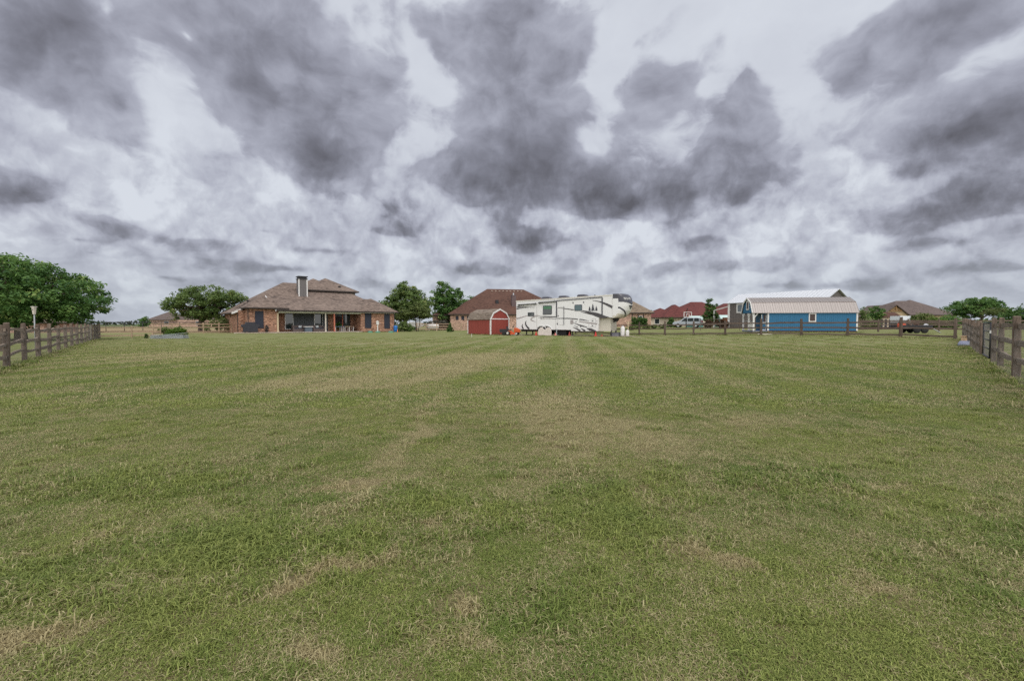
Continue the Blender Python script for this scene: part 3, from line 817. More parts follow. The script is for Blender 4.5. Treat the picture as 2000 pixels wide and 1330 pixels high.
# left side fence of the lawn: weathered split rails, wire mesh behind
lp = []
for k in range(-3, 15):
    x, y = -13.7 - 1.54 * k, 12.3 + 1.90 * k
    lp.append((x, y, {0: 1.23, 4: 1.13, 5: 1.16}.get(k, 1.2 + .03 * math.sin(k * 2.3))))
fence('split_rail_fence', 'weathered grey split-rail fence with wire mesh along the left edge of the lawn', lp,
      (.99, .66, .34), POST, RAIL, .13, .045, .085, 3, .3, wire=(1.02, .15, .003), skip=(13,))
# narrow black pipe gate in the left fence
def pipe_gate(label, a, b, h, mat, bars=5, r=.022, loc=None, sign=False):
    a, b = Vector(a), Vector(b); base = Vector((a.x, a.y, hgt(a.x, a.y)))
    t = thing('pipe_gate', label, 'gate', base); d = (b - a); d.z = 0; L = d.length; d.normalize(); O = Vector((0, 0, 0))
    mb = MB(); z0 = .10
    mb.tube([O + Vector((0, 0, z0)), O + Vector((0, 0, h))], r, 8); mb.tube([d * L + Vector((0, 0, z0)), d * L + Vector((0, 0, h))], r, 8)
    mb.tube([Vector((0, 0, h)), d * L + Vector((0, 0, h))], r, 8); mb.tube([Vector((0, 0, z0)), d * L + Vector((0, 0, z0))], r, 8)
    mb.build('frame', mat, t, smooth=True)
    for k in range(1, bars):
        z = z0 + (h - z0) * k / bars
        MB().tube([Vector((0, 0, z)), d * L + Vector((0, 0, z))], r * .7, 6).build('crossbar', mat, t, smooth=True)
    m = MB(); n = int(L / .12)
    for k in range(1, n):
        p = d * (L * k / n); m.beam(p + Vector((0, 0, z0)), p + Vector((0, 0, h)), .004, .004)
    m.build('wire_mesh', WIRE, t)
    return t
gL0, gL1 = lp[13], lp[14]
pipe_gate('narrow black metal gate near the far end of the left lawn fence', (gL0[0], gL0[1], 0), (gL1[0], gL1[1], 0), 1.2, BLACKM, 3)

# right side fence of the lawn: heavier posts, plank rails, wire mesh
def rp(D): return (10.9 + .93 * (D - 9.8), D)
Ds = [5.1, 7.4, 9.8, 12.3, 13.7]
fence('split_rail_fence', 'heavy grey post and plank fence with wire mesh at the right edge of the lawn',
      [(*rp(D), 1.38 + .02 * math.sin(D * 3), 1.12) for D in Ds], (1.13, .80, .44), POST, RAIL, .118, .04, .115, 8, .24, wire=(1.1, .15, .003), side=-1)
fence('split_rail_fence', 'grey post fence running from the metal gate to the far right corner of the lawn',
      [(*rp(D), 1.30 + .04 * math.sin(D * 2.1), 1.15) for D in (17.0, 18.6, 20.2, 21.9, 23.6, 25.3, 27.0, 28.6)], (1.05, .74, .40), POST, RAIL, .135, .05, .11, 9, .24, wire=(1.05, .15, .002), side=-1)
g = pipe_gate('dark metal wire gate with crossbars standing in the right fence', (*rp(16.7), 0), (*rp(14.6), 0), 1.24, BLACKM, 4, .03)
gm = MB().box(-.05, .05, -.02, .02, .82, .92); lo_ = gm.build('latch_plate', WHITE, g); lo_.location = (rp(14.6)[0] - rp(16.7)[0] - .03, 14.6 - 16.7 - .05, .08)

# long fence across the back right
C0 = Vector((28.3, 28.6)); dB = Vector((-1.885, 2.335))
bp = [(C0.x + dB.x * k, C0.y + dB.y * k, 1.34 + .04 * math.sin(k * 1.9), 1.0 + .18 * (k % 3 == 1)) for k in range(1, 12)]
fence('rail_fence', 'brown three-rail fence running across the back right of the lawn', bp[::-1] + [(28.15, 28.9, 1.3)],
      (1.02, .64, .17), POST_BR, RAIL_BR, .15, .05, .11, 12, .14)
# back left: newer tan rails
q1 = [(-35.6, 39.6, 1.05), (-34.6, 41.0, 1.05), (-34.2, 44.0, 1.06), (-34.9, 46.5, 1.08), (-35.4, 49.5, 1.15), (-36.6, 53, 1.2), (-38.2, 56.8, 1.25), (-39.8, 59.5, 1.35), (-38.6, 61.5, 1.35), (-38.0, 64.0, 1.3)]
fence('rail_fence', 'newer tan three-rail fence behind the bush at the back left', [(-35.4, 38.6, 1.0), (-33.6, 40.2, 1.02), (-31.6, 40.9, 1.02)], (.9, .55, .2), POST_NEW, RAIL_NEW, .10, .04, .11, 21, .05, overlap=False)
fence('rail_fence', 'tan three-rail fence between the bush and the brick house', [(-37.5, 47.5, 1.15), (-39.2, 52.5, 1.25), (-39.6, 58.4, 1.4), (-39.0, 60.6, 1.4), (-38.4, 62.4, 1.35)], (1.2, .8, .25), POST_NEW, RAIL_NEW, .12, .04, .16, 22, .05, overlap=False)
fence('rail_fence', 'tan three-rail fence in front of the white tank beside the red shed',
      [(-16.6, 79, 1.35), (-15.1, 80, 1.35), (-13.2, 80, 1.35), (-11.0, 80, 1.35), (-8.9, 80, 1.35), (-7.3, 79, 1.35), (-6.2, 76, 1.35), (-4.8, 74, 1.35)], (1.2, .8, .35), POST_NEW, RAIL_NEW, .13, .04, .14, 23, .05, overlap=False)
# dark paddock fence seen far behind the back right fence, and beyond the right fence
fence('paddock_fence', 'long dark rail fence across the paddock beyond the blue shed',
      [(38.5 + 2.9 * k, 52 - .55 * k, 1.45) for k in range(0, 12)], (1.25, .8, .35), POST_BR, RAIL_BR, .14, .05, .15, 31, .08)
fence('paddock_fence', 'grey rail fence beyond the right fence running toward the horizon',
      [(26.5 + 2.1 * k, 22.0 + 1.3 * k, 1.3) for k in range(0, 9)], (1.1, .7), POST, RAIL, .15, .05, .12, 32, .12)
fence('paddock_fence', 'short grey rail fence under the big tree beyond the left fence',
      [(-22.5 - 2.3 * k, 20.0 + .35 * k, 1.15) for k in range(0, 9)], (.95, .6), POST, RAIL, .15, .05, .10, 33, .12)
# pipe fence with arched braces, far left, and the thin pipe fence in front of the minivan
def arch_fence(label, x0, y0, n, sp, h, mat):
    t = thing('pipe_fence', label, 'fence', (x0, y0, hgt(x0, y0)))
    MB().tube([(0, 0, h), (n * sp, 0, h)], .05, 8).build('top_pipe', mat, t, smooth=True)
    for k in range(n + 1): MB().tube([(k * sp, 0, -.1), (k * sp, 0, h)], .045, 8).build('post', mat, t, smooth=True)
    for k in range(n):
        p = [(k * sp + sp * f, 0, h - .05 - .28 * (1 - math.sin(math.pi * f))) for f in [i / 10 for i in range(11)]]
        MB().tube(p, .03, 6).build('arch', mat, t, smooth=True)
    return t
arch_fence('dark pipe fence with arched braces beyond the far left corner', -66, 74, 7, 3.0, 1.5, BLACKM)
def pipe_rail(label, pts, h, rails, mat):
    t = thing('pipe_fence', label, 'fence', (pts[0][0], pts[0][1], hgt(*pts[0]))); b = Vector((pts[0][0], pts[0][1], hgt(*pts[0])))
    P = [Vector((x, y, hgt(x, y))) - b for x, y in pts]
    for p in P: MB().tube([p + Vector((0, 0, -.1)), p + Vector((0, 0, h))], .03, 6).build('post', mat, t)
    for z in rails:
        MB().tube([p + Vector((0, 0, z)) for p in P], .022, 6).build('rail', mat, t)
    return t
pipe_rail('thin grey pipe fence between the rail fence and the grey barn', [(24 + 2.6 * k, 58 + .2 * k) for k in range(0, 5)], 1.45, (1.45, 1.0, .5), POST_BR)
# ------------------------------------------------------------------ small things near the corner
def vx(px, D): return ground(px, D)
c = vx(1891, 23.0)
prof = [(.0, 0), (.36, 0), (.37, .10), (.33, .20), (.30, .22), (.30, .26), (.27, .26), (.25, .12), (0, .12)]
tb = solo(MB().lathe(prof, n=28), 'feed_tub', paint('blue_grey_plastic', (.28, .30, .42), .5, .1), 'blue grey rubber tub on the grass beside the right fence corner', 'tub', c, smooth=True)
c = vx(1886, 24.2)
solo(MB().box(-.12, .12, -.12, .12, 0, .42).box(-.16, .16, -.16, .16, .42, .46), 'salt_block_stand', paint('tan_plastic', (.60, .42, .28), .7, .1), 'tan block standing just behind the blue grey tub', 'block', c)
# lumber and planks piled beyond the right fence
plank = wood_mat('old_plank_wood', (.10, .065, .045), (.24, .165, .12), (.4, .4, .4))
rnd = random.Random(4); t = thing('lumber_pile', 'pile of old brown planks beyond the right fence', 'lumber', (14.6, 12.2, 0))
for k in range(16):
    a = rnd.uniform(.3, .7); L = rnd.uniform(1.4, 2.4); y, z = rnd.uniform(0, 2.0), .03 + .022 * k; x = y + rnd.uniform(.2, 1.5)
    MB().beam((x, y, z), (x + math.cos(a) * L, y + math.sin(a) * L, z + rnd.uniform(-.02, .12)), .16, .035, 0, .05, rnd).build('plank', plank, t)
t = thing('lumber_pile', 'stacked broken boards behind the dark metal gate', 'lumber', (19.3, 16.6, 0))
for k in range(14):
    a = rnd.uniform(-.5, .3); L = rnd.uniform(1.2, 2.2); x, y, z = rnd.uniform(0, 1.2), rnd.uniform(0, .6), .05 + .05 * k
    MB().beam((x, y, z), (x + math.cos(a) * L, y + math.sin(a) * L, z + rnd.uniform(-.05, .18)), .15, .04, 0, .05, rnd).build('plank', plank, t)
# white plank on the lawn
c = vx(1494, 40.0); c.z += .002
solo(MB().box(-.65, .65, -.05, .05, 0, .045), 'plank', paint('cream_board', (.78, .75, .62), .6, .05), 'cream white board lying on the grass before the back fence', 'plank', c, .05)
# small stone/sticks: white stakes on the lawn
for px_, D_, lab in ((1006, 46.5, 'thin white stake standing in front of the orange mower'), (921, 42, 'tiny white stake alone on the middle of the lawn')):
    solo(MB().tube([(0, 0, 0), (.01, 0, .32)], .018, 6).tube([(.01, 0, .32), (.01, 0, .33)], .03, 6), 'marker_stake', WHITE, lab, 'stake', vx(px_, D_))
# bird house on a pole, left
b = ground(68, 21.5)
t = thing('birdhouse', 'pale birdhouse with a flat cap on a grey pole behind the left fence', 'birdhouse', b)
MB().tube([(0, 0, -.1), (0, 0, 1.68)], .024, 10).build('pole', paint('grey_pole', (.28, .30, .31), .5), t, smooth=True)
hb = MB(); w0, w1 = .038, .060
hb.face([(-w0, -w0, 1.66), (w0, -w0, 1.66), (w0, w0, 1.66), (-w0, w0, 1.66)])
q0 = [(-w0, -w0, 1.66), (w0, -w0, 1.66), (w0, w0, 1.66), (-w0, w0, 1.66)]; q1 = [(-w1, -w1, 2.0), (w1, -w1, 2.0), (w1, w1, 2.0), (-w1, w1, 2.0)]
for k in range(4): hb.face((q0[k], q0[(k + 1) % 4], q1[(k + 1) % 4], q1[k]))
hb.face(q1)
bx_ = hb.build('box', paint('birdhouse_wood', (.52, .47, .42), .8, .15), t)
MB().box(-.08, .08, -.08, .08, 2.0, 2.03).build('roof', paint('birdhouse_cap', (.62, .58, .54), .8, .1), t)
MB().lathe([(.0, -.006), (.02, -.006), (.02, .006), (0, .006)], (0, -.062, 1.88), 12, axis='Y').build('entrance_hole', BLACKP, t)
# galvanised trough stack on lawn, back left
b = ground(331, 37.6)
t = thing('metal_trough', 'long low galvanised metal panels stacked on the lawn in front of the bush', 'metal panels', b, .06)
for k in range(3):
    mb = MB(); w = 1.32 - .03 * k
    mb.box(-w, w, -.35, .35, .02 + .10 * k, .075 + .10 * k); mb.box(-w - .02, w + .02, -.37, .37, .078 + .10 * k, .10 + .10 * k)
    mb.build('panel', paint('dull_zinc', (.36, .39, .41), .45, .12, 3, metal=.15), t)
MB().beam((-.6, -.2, .30), (1.25, .1, .46), .5, .03).build('loose_sheet', paint('grey_sheet', (.42, .47, .46), .4, .1, metal=.4), t)

# ================================================================== main brick house (local x along the facade, y to the back)
HO = Vector((-33.9, 58.5)); HD = (UAX.x, UAX.y)
def hu(px, py, v=0.0):
    """photo pixel -> (u, z) on the house plane at depth v"""
    o = (HO.x + VAX.x * v, HO.y + VAX.y * v); return wall_sz(px, py, o, HD)
house = thing('brick_house', 'single storey brown brick house with hipped shingle roof, covered patio and tall grey chimney', 'house', (HO.x, HO.y, 0), ROT_U)
# walls
fp = [(0, 0), (3.55, 0), (3.55, 3), (14.68, 3), (14.68, 0), (20, 0), (20, 15), (-.8, 15), (-.8, 2.0), (0, 2.0)]
MB().prism(fp, -.1, 3.02, 'Z').build('wall', BRICK, house)
MB().prism([(0.01, 0.012), (3.54, .012), (3.54, 2.6), (.01, 2.6)], 3.02, 3.30, 'Z').build('upper_wall', BRICK, house)
# roofs
def roof(mb, name='roof', m=SHINGLE): return mb.build(name, [m, TRIMDK], house)
big = roof(MB().hip(-.5, 20.5, 2.9, 16.5, 3.35, .62)); big['label'] = 'main brown shingle hip roof'
roof(MB().hip(-.5, 4.8, -.5, 9.0, 3.35, .62, ridge='Y'))
roof(MB().hip(14.2, 20.5, -.5, 12.0, 3.08, .66, ridge='Y'))
up = roof(MB().hip(9.0, 17.2, 7.2, 16.2, 6.50, .55, ridge='Y')); up['label'] = 'small upper hip roof with dark eaves'
up2 = roof(MB().hip(7.6, 15.7, 8.9, 17.6, 6.52, .55, ridge='Y'))
MB().box(9.4, 16.7, 7.7, 15.7, 4.0, 6.34).build('dormer_wall', paint('dormer_siding', (.17, .15, .13), .8, .1), house)
# shallow porch roof plane with white rake
mb = MB(); s = .33
def pz(v): return 3.10 + s * (v + .5)
P = [(3.2, -.5), (18.0, -.5), (18.0, 6.1), (3.2, 6.1)]
top = [(x, y, pz(y)) for x, y in P]; bot = [(x, y, pz(y) - .16) for x, y in P]
mb.face(top, 0); mb.face(bot[::-1], 1)
for k in range(4): mb.face((top[k], bot[k], bot[(k + 1) % 4], top[(k + 1) % 4]), 1)
pr = mb.build('porch_roof', [SHINGLE, TRIMDK], house)
MB().prism([(-.56, pz(-.56) - .20), (6.0, pz(6.0) - .20), (6.0, pz(6.0) + .03), (-.56, pz(-.56) + .03)], 3.12, 3.195, 'X').build('rake_board', WHITE, house)
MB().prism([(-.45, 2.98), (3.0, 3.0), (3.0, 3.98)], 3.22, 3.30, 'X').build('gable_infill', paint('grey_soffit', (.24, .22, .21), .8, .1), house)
# lower roof skirt along the left side wall: the same slope carried further out, with its white rake end
mb = MB(); A = [(-.5, 2.2, 3.35), (-1.5, 2.2, 2.73), (-1.5, 15.6, 2.73), (-.5, 15.6, 3.35)]
mb.face(A, 0); Bt = [(x, y, z - .16) for x, y, z in A]; mb.face(Bt[::-1], 1)
for k in range(4): mb.face((A[k], Bt[k], Bt[(k + 1) % 4], A[(k + 1) % 4]), 1)
mb.build('side_roof', [SHINGLE, TRIMDK], house)
MB().prism([(-.30, 3.34), (-1.52, 2.74), (-1.52, 2.50), (-.30, 2.96)], 2.12, 2.195, 'Y').build('rake_board', WHITE, house)
# gutters and beam
MB().box(3.2, 20.5, -.60, -.505, 2.96, 3.08).build('gutter', TRIMDK, house)
MB().box(-.5, 3.15, -.60, -.505, 3.20, 3.33).build('gutter', TRIMDK, house)
MB().box(3.56, 14.67, -.12, .10, 2.68, 2.92).build('porch_beam', BEAM, house)
MB().box(3.56, 19.9, -.49, .0, 2.84, 2.88).build('soffit', BEAM, house)
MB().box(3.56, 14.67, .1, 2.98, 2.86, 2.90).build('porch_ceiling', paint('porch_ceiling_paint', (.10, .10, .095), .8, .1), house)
for (x, y, z1) in ((0.0, -.06, 3.2), (-.86, 2.1, 2.55), (-.86, 14.6, 2.55)):
    MB().box(x - .04, x + .04, y - .05, y + .05, .15, z1).build('downspout', TRIMDK, house)
u_, _ = hu(1000 - 231, 640); 
MB().box(19.93, 20.02, -.06, .0, .1, 2.95).build('downspout', TRIMDK, house)
# patio slab
slab = MB().prism([(-1.6, -.2), (-.6, -1.25), (14.5, -1.25), (14.5, .0), (14.5, 2.98), (3.57, 2.98), (3.57, -.02), (-1.6, -.02)], -.12, .14, 'Z').build('patio_slab', CONC, house)
# windows and doors measured on the facade
def opening(name, x0, x1, z0, z1, v, frame, pane, fw=.05, dep=.05, mull=()):
    mb = MB()
    mb.box(x0 - fw, x0, v - dep, v, z0 - fw, z1 + fw).box(x1, x1 + fw, v - dep, v, z0 - fw, z1 + fw)
    mb.box(x0, x1, v - dep, v, z1, z1 + fw).box(x0, x1, v - dep, v, z0 - fw, z0)
    for f in mull: mb.box(x0 + (x1 - x0) * f - fw * .45, x0 + (x1 - x0) * f + fw * .45, v - dep, v, z0, z1)
    o = mb.build(name, frame, house)
    MB().box(x0, x1, v - .02, v - .005, z0, z1).build('pane', pane, o)
    return o
def opx(name, p0, p1, y0, y1, v, frame, pane, **k):
    x0, z1 = hu(p0, y0, v); x1, _ = hu(p1, y0, v); _, z0 = hu((p0 + p1) / 2, y1, v); _, z1 = hu((p0 + p1) / 2, y0, v)
    return opening(name, x0, x1, max(z0, .2), z1, v, frame, pane, **k)
w = opx('window', 498.5, 513.5, 608.5, 640.5, 0, SCREEN, SCREEN); w['label'] = 'tall dark screened window behind the grill'
opx('window', 713, 724.5, 612.5, 640.5, 0, SCREEN, SCREEN, fw=.04)
opx('window', 750.5, 760.5, 613.5, 641, 0, SCREEN, SCREEN, fw=.04)
DARKG = glass_mat('patio_glass', (.02, .03, .032), .02)
opx('sliding_door', 557.5, 571.5, 610.5, 642, 2.99, WHITE, DARKG, fw=.11)
opx('patio_door', 614.5, 629, 612, 644, 2.99, WHITE, DARKG, fw=.11)
opx('window', 655, 667, 613, 640, 2.99, paint('dark_window_frame', (.06, .04, .035), .5), DARKG, fw=.06)
opx('window', 669.5, 683, 613, 640, 2.99, paint('dark_window_frame', (.06, .04, .035), .5), DARKG, fw=.06)
xa, _ = hu(573, 620, 2.95); xb, _ = hu(613, 620, 2.95)
MB().box(xa, xb, 2.93, 2.985, .15, 2.86).build('slate_siding', SIDING_DK, house)
xa, _ = hu(630, 620, 2.95); xb, _ = hu(640, 620, 2.95)
MB().box(xa, xb, 2.93, 2.985, .15, 2.86).build('slate_siding', SIDING_DK, house)
def pst(px, m, w=.12, v=-.02):
    x, _ = hu(px, 640, v); o = MB().box(x - w / 2, x + w / 2, v - w / 2, v + w / 2, .14, 2.68).build('porch_post', m, house)
    MB().box(x - w * .75, x + w * .75, v - w * .75, v + w * .75, .14, .26).build('post_base', m, o)
pst(542.5, TANPOST, .2); pst(636, paint('pale_post', (.55, .50, .44), .7, .1), .15); pst(653, REDPOST, .17)
x_, _ = hu(669, 625, 2.9); MB().box(x_ - .07, x_ + .07, 2.86, 2.93, .15, 2.86).build('red_trim', REDPOST, house)
# small vent / lamp details on side wall and roof
for (x, y, z) in ((-.86, 8.5, 2.2),): MB().box(x, x + .05, y, y + .35, z, z + .3).build('wall_vent', BLACKP, house)
for (x, y) in ((1.2, 7.4), (14.4, 8.4)):
    z = 3.35 + .62 * min(x + .5, y - 2.9) if x < 5 else 6.5 + .55 * (y - 7.2)
    MB().lathe([(.16, 0), (.16, .12), (.22, .14), (.22, .22), (.0, .28)], (x, y, z - .05), 10).build('roof_vent', BLACKP, house)
MB().lathe([(.05, 0), (.05, .4)], (.5, 6.0, 3.75), 8).build('vent_pipe', BLACKP, house)
# chimney
x0, z0 = hu(583.5, 581, 6.1); x1, zt = hu(600, 540, 6.1)
ch = MB().box(x0, x1, 6.1, 7.3, 4.6, zt - .45).build('chimney', SIDING_GREY, house)
cw = MB()
for (a, b) in ((x0 - .03, x0 + .13), (x1 - .13, x1 + .03)): cw.box(a, b, 6.05, 6.14, 4.9, zt - .45)
cw.build('corner_trim', WHITE, ch)
MB().box(x0 - .08, x1 + .08, 6.0, 7.4, zt - .45, zt - .35).box(x0 + .05, x1 - .05, 6.15, 7.25, zt - .35, zt - .12).box(x0 - .08, x1 + .08, 6.0, 7.4, zt - .12, zt).build('chimney_cap', BLACKM, ch)
# ---------------- things on and near the patio
def at_house(u, v, z=.14): 
    p = HO + UAX * u + VAX * v; return Vector((p.x, p.y, z))
def hloc(px, v, z=.14):
    u, _ = hu(px, 640, v); return at_house(u, v, z)
# covered grill
g = MB(); Lx = .85
sec = [(-.95, 0.06), (-.80, .12), (-.78, .62), (-1.02, .72), (-1.0, .98), (-.55, 1.06), (-.48, 1.32), (.48, 1.32), (.55, 1.06), (1.0, .98), (1.02, .72), (.78, .62), (.80, .12), (.95, .06)]
g.prism(sec, -.38, .38, 'Y')
t = thing('covered_grill', 'barbecue grill under a black cover at the left end of the patio', 'grill', hloc(489, -.75), ROT_U)
o = g.build('cover', paint('black_grill_cover', (.035, .035, .045), .75, .25, 5, bump=.5), t)
bv = o.modifiers.new('b', 'BEVEL'); bv.width = .07; bv.segments = 3; bv.limit_method = 'NONE'
for sx in (-.62, .62):
    for sy in (-.25, .25): MB().lathe([(.0, -.03), (.07, -.03), (.07, .03), (0, .03)], (sx, sy, .07), 12, axis='Y').build('caster', RUBBER, t)
WICK = paint('brown_wicker', (.13, .10, .095), .9, .3, 14, bump=.6); CUSH = paint('charcoal_cushion', (.05, .06, .085), .9, .15)
PILL = paint('pale_pillow', (.55, .58, .6), .9, .1)
def sofa(label, px, wdt, v, flip=1):
    t = thing('patio_sofa', label, 'patio sofa', hloc(px, v), ROT_U)
    w = wdt / 2
    MB().box(-w, w, -.4, .4, .05, .38).build('seat_base', WICK, t)
    MB().box(-w, w, .28, .42, .38, .88).build('backrest', WICK, t)
    MB().box(-w, -w + .18, -.4, .28, .38, .66).build('armrest', WICK, t); MB().box(w - .18, w, -.4, .28, .38, .66).build('armrest', WICK, t)
    n = 2
    for k in range(n):
        a = -w + .2 + k * (2 * w - .4) / n; b = a + (2 * w - .4) / n - .02
        o = MB().box(a, b, -.38, .26, .385, .52).build('seat_cushion', CUSH, t); m = o.modifiers.new('b', 'BEVEL'); m.width = .04; m.segments = 2
    o = MB().box(.05 * flip - .2, .05 * flip + .2, .02, .2, .53, .86).build('pillow', PILL, t); m = o.modifiers.new('b', 'BEVEL'); m.width = .06; m.segments = 2
    return t
sofa('wicker patio sofa left of the dark fire table', 582, 1.5, 1.2, 6)
sofa('wicker patio sofa right of the dark fire table', 622, 1.6, 1.2, -3)
def club(label, px, v, rz):
    t = thing('patio_chair', label, 'patio chair', hloc(px, v), ROT_U + rz)
    MB().box(-.4, .4, -.38, .38, .05, .38).build('seat_base', WICK, t); MB().box(-.4, .4, .26, .4, .38, .85).build('backrest', WICK, t)
    MB().box(-.4, -.26, -.38, .26, .38, .62).build('armrest', WICK, t); MB().box(.26, .4, -.38, .26, .38, .62).build('armrest', WICK, t)
    o = MB().box(-.25, .25, -.36, .25, .385, .5).build('seat_cushion', CUSH, t); m = o.modifiers.new('b', 'BEVEL'); m.width = .04; m.segments = 2
club('wicker armchair with navy cushion behind the left side of the fire table', 595, 1.9, .2)
club('wicker armchair with navy cushion behind the right side of the fire table', 609, 1.9, -.2)
t = thing('fire_table', 'square blue grey fire table with a white top between the patio sofas', 'fire table', hloc(601.5, .2), ROT_U)
MB().box(-.45, .45, -.4, .4, .0, .66).build('base', paint('slate_blue_panel', (.085, .11, .14), .5, .15), t)
MB().box(-.56, .56, -.5, .5, .66, .74).build('top', WHITE, t)
# picnic tables
def ptable(label, px, v, top):
    t = thing('patio_table', label, 'table', hloc(px, v), ROT_U)
    MB().box(-.7, .7, -.4, .4, .68, .73).build('tabletop', top, t)
    for sx in (-.6, .6):
        for sy in (-.32, .32): MB().box(sx - .03, sx + .03, sy - .03, sy + .03, 0, .68).build('leg', WHITE, t)
ptable('low blue topped patio table under the porch windows', 662, .6, paint('blue_table_top', (.10, .14, .24), .5))
ptable('tan topped patio table under the porch windows', 673, .9, paint('tan_table_top', (.48, .36, .24), .6))
ptable('brown topped patio table nearest the brick corner', 681, 1.3, paint('brown_table_top', (.24, .17, .12), .6))
# potted plant
POT = paint('terracotta_pot', (.35, .14, .08), .8, .15)
LEAFP = leaf_mat('potted_leaf', (.03, .09, .02), (.12, .22, .05))
t = thing('potted_plant', 'leafy red and green potted plant between the porch windows', 'potted plant', hloc(661, 1.8), ROT_U)
MB().lathe([(.12, 0), (.19, .34), (.21, .34), (.21, .38), (.16, .38), (0, .36)], n=16).build('pot', POT, t, smooth=True)
crown_mesh('foliage', [(0, 0, .85, .35, .35, .45)], t, LEAFP, 40, 14, .10, 77, .16)
t = thing('potted_plant', 'small dark pot plant against the brick wall right of the grill', 'potted plant', hloc(520.5, -.35), ROT_U)
MB().lathe([(.12, 0), (.19, .30), (.21, .34), (.16, .34), (0, .32)], n=16).build('pot', BLACKP, t, smooth=True)
crown_mesh('foliage', [(0, 0, .62, .22, .22, .3)], t, leaf_mat('grey_leaf', (.06, .05, .05), (.14, .13, .12)), 20, 12, .07, 78, .12)
# white post with box, septic lids, blue barrel
b = ground(737.5, 66); 
t = thing('bird_feeder_post', 'white post with a small white box in front of the right house wall', 'post', b, ROT_U)
MB().box(-.06, .06, -.06, .06, -.1, 1.15).build('post', WHITE, t); MB().box(-.16, .16, -.12, .12, 1.15, 1.52).build('box', WHITE, t)
MB().prism([(-.2, 1.52), (.2, 1.52), (0, 1.68)], -.16, .16, 'Y').build('roof', WHITE, t); MB().box(.15, .5, -.02, .02, 1.28, 1.31).build('perch', WHITE, t)
GRN = paint('green_lid', (.10, .32, .24), .6, .1)
for px_, w_ in ((723, .33), (738, .31), (763.5, .33)):
    lab = {723: 'green round septic lid left of the white post', 738: 'green round septic lid at the foot of the white post', 763.5: 'green round septic lid near the blue barrel'}[px_]
    bb = ground(px_, 64.5)
    solo(MB().lathe([(w_, -.05), (w_, .10), (w_ * 1.08, .11), (w_ * 1.08, .15), (w_ * .6, .19), (0, .19)], n=24), 'septic_lid', GRN, lab, 'lid', bb, group='green septic lids on the lawn', smooth=False)
bb = ground(772.5, 70.5)
t = thing('barrel', 'upright blue plastic barrel at the right corner of the brick house', 'barrel', bb)
MB().lathe([(.26, 0), (.29, .03), (.30, .3), (.31, .32), (.30, .34), (.30, .62), (.31, .64), (.30, .66), (.29, .93), (.26, .97), (0, .97)], n=24).build('body', paint('blue_barrel', (.015, .13, .42), .4, .1), t, smooth=True)
MB().lathe([(.04, .97), (.04, 1.0), (0, 1.0)], (.12, 0, 0), 10).build('bung', BLACKP, t)
bb = ground(776.5, 69)
solo(MB().lathe([(.15, 0), (.15, .02), (.05, .04), (.03, .4), (0, .4)], n=14), 'lawn_marker', paint('orange_plastic', (.75, .22, .05), .5, .1), 'small orange marker in front of the blue barrel', 'marker', bb)

# ================================================================== fifth-wheel camper (local x along its side, y away from the lawn)
RO = (.45, 50.0); RD = (.85, -.527)
_l = math.hypot(*RD); RD = (RD[0] / _l, RD[1] / _l)
def rs(px, py): return wall_sz(px, py, RO, RD)
rv = thing('fifth_wheel_camper', 'long white fifth-wheel camper with dark swoosh graphics parked on the gravel strip', 'camper', (RO[0], RO[1], 0), math.atan2(RD[1], RD[0]))
RVW = paint('camper_white', (.665, .66, .665), .28, .03, 2, spec=.5); RVT = paint('camper_cream', (.52, .49, .42), .4, .05)
RVD = paint('camper_charcoal', (.045, .045, .06), .3, .1, 6, spec=.5); RVG = paint('camper_grey_graphic', (.30, .27, .27), .35, .05)
RVS = paint('camper_dark_graphic', (.055, .05, .055), .35, .05)
UNDER = paint('chassis_black', (.012, .012, .013), .8, .1)
_, zt0 = rs(1008, 588.5); _, zt1 = rs(1196, 576.5); s1, _ = rs(1196, 600)
_, zb0 = rs(1009, 643.5); s2, zb1 = rs(1167.5, 647.5); _, zb2 = rs(1115, 647)
sfloor, _ = rs(1115, 640); _, zneck = rs(1180, 621)
W_ = 2.45
# body side profile
body = [(0, zb0), (sfloor, zb0 - .02), (sfloor, zb1), (s2, zb1), (s2 + .12, zneck), (s1, zneck), (s1, zt1), (0, zt0)]
o = MB().prism(body, 0.0, W_, 'Y').build('body', RVW, rv)
bv = o.modifiers.new('b', 'BEVEL'); bv.width = .05; bv.segments = 2; bv.angle_limit = R(50)
# front bulkhead under the neck
MB().box(s2 - .3, s2 + 1.2, .35, W_ - .35, zb1 + .02, zneck).build('pin_box_wall', RVT, rv)
# roof edge strip
mb = MB(); mb.prism([(-.02, zt0 - .05), (s1, zt1 - .05), (s1, zt1 + .05), (-.02, zt0 + .05)], -.03, W_ + .03, 'Y'); mb.build('roof_edge', paint('camper_roof_cream', (.60, .57, .52), .6, .05), rv)
# moulded front cap
NY, NZ = 65, 73
capf = []; capm = []; V = {}
sn, _ = rs(1231, 600)
prof = [(zneck, .30), (zneck + .10, .52), (zneck + .35, .72), (zneck + .70, .88), (zneck + 1.1, .97), (zneck + 1.45, 1.0), (zneck + 1.75, .97), (zt1 - .25, .93), (zt1 - .08, .86), (zt1 + .12, .68)]
def pint(z):
    for (a, fa), (b, fb) in zip(prof, prof[1:]):
        if z <= b: t = (z - a) / (b - a); return fa + (fb - fa) * t
    return prof[-1][1]
LEN = 1.5
for i in range(NY):
    yy = i / (NY - 1) * 2 - 1
    for j in range(NZ):
        z = zneck + (zt1 + .12 - zneck) * j / (NZ - 1)
        k = max(0.0, 1 - abs(yy) ** 3.0) ** .6
        V[i, j] = (s1 + LEN * pint(z) * (.40 + .60 * k) - (.0 if abs(yy) < 1 else 0), W_ / 2 + yy * W_ / 2, z)
mb = MB()
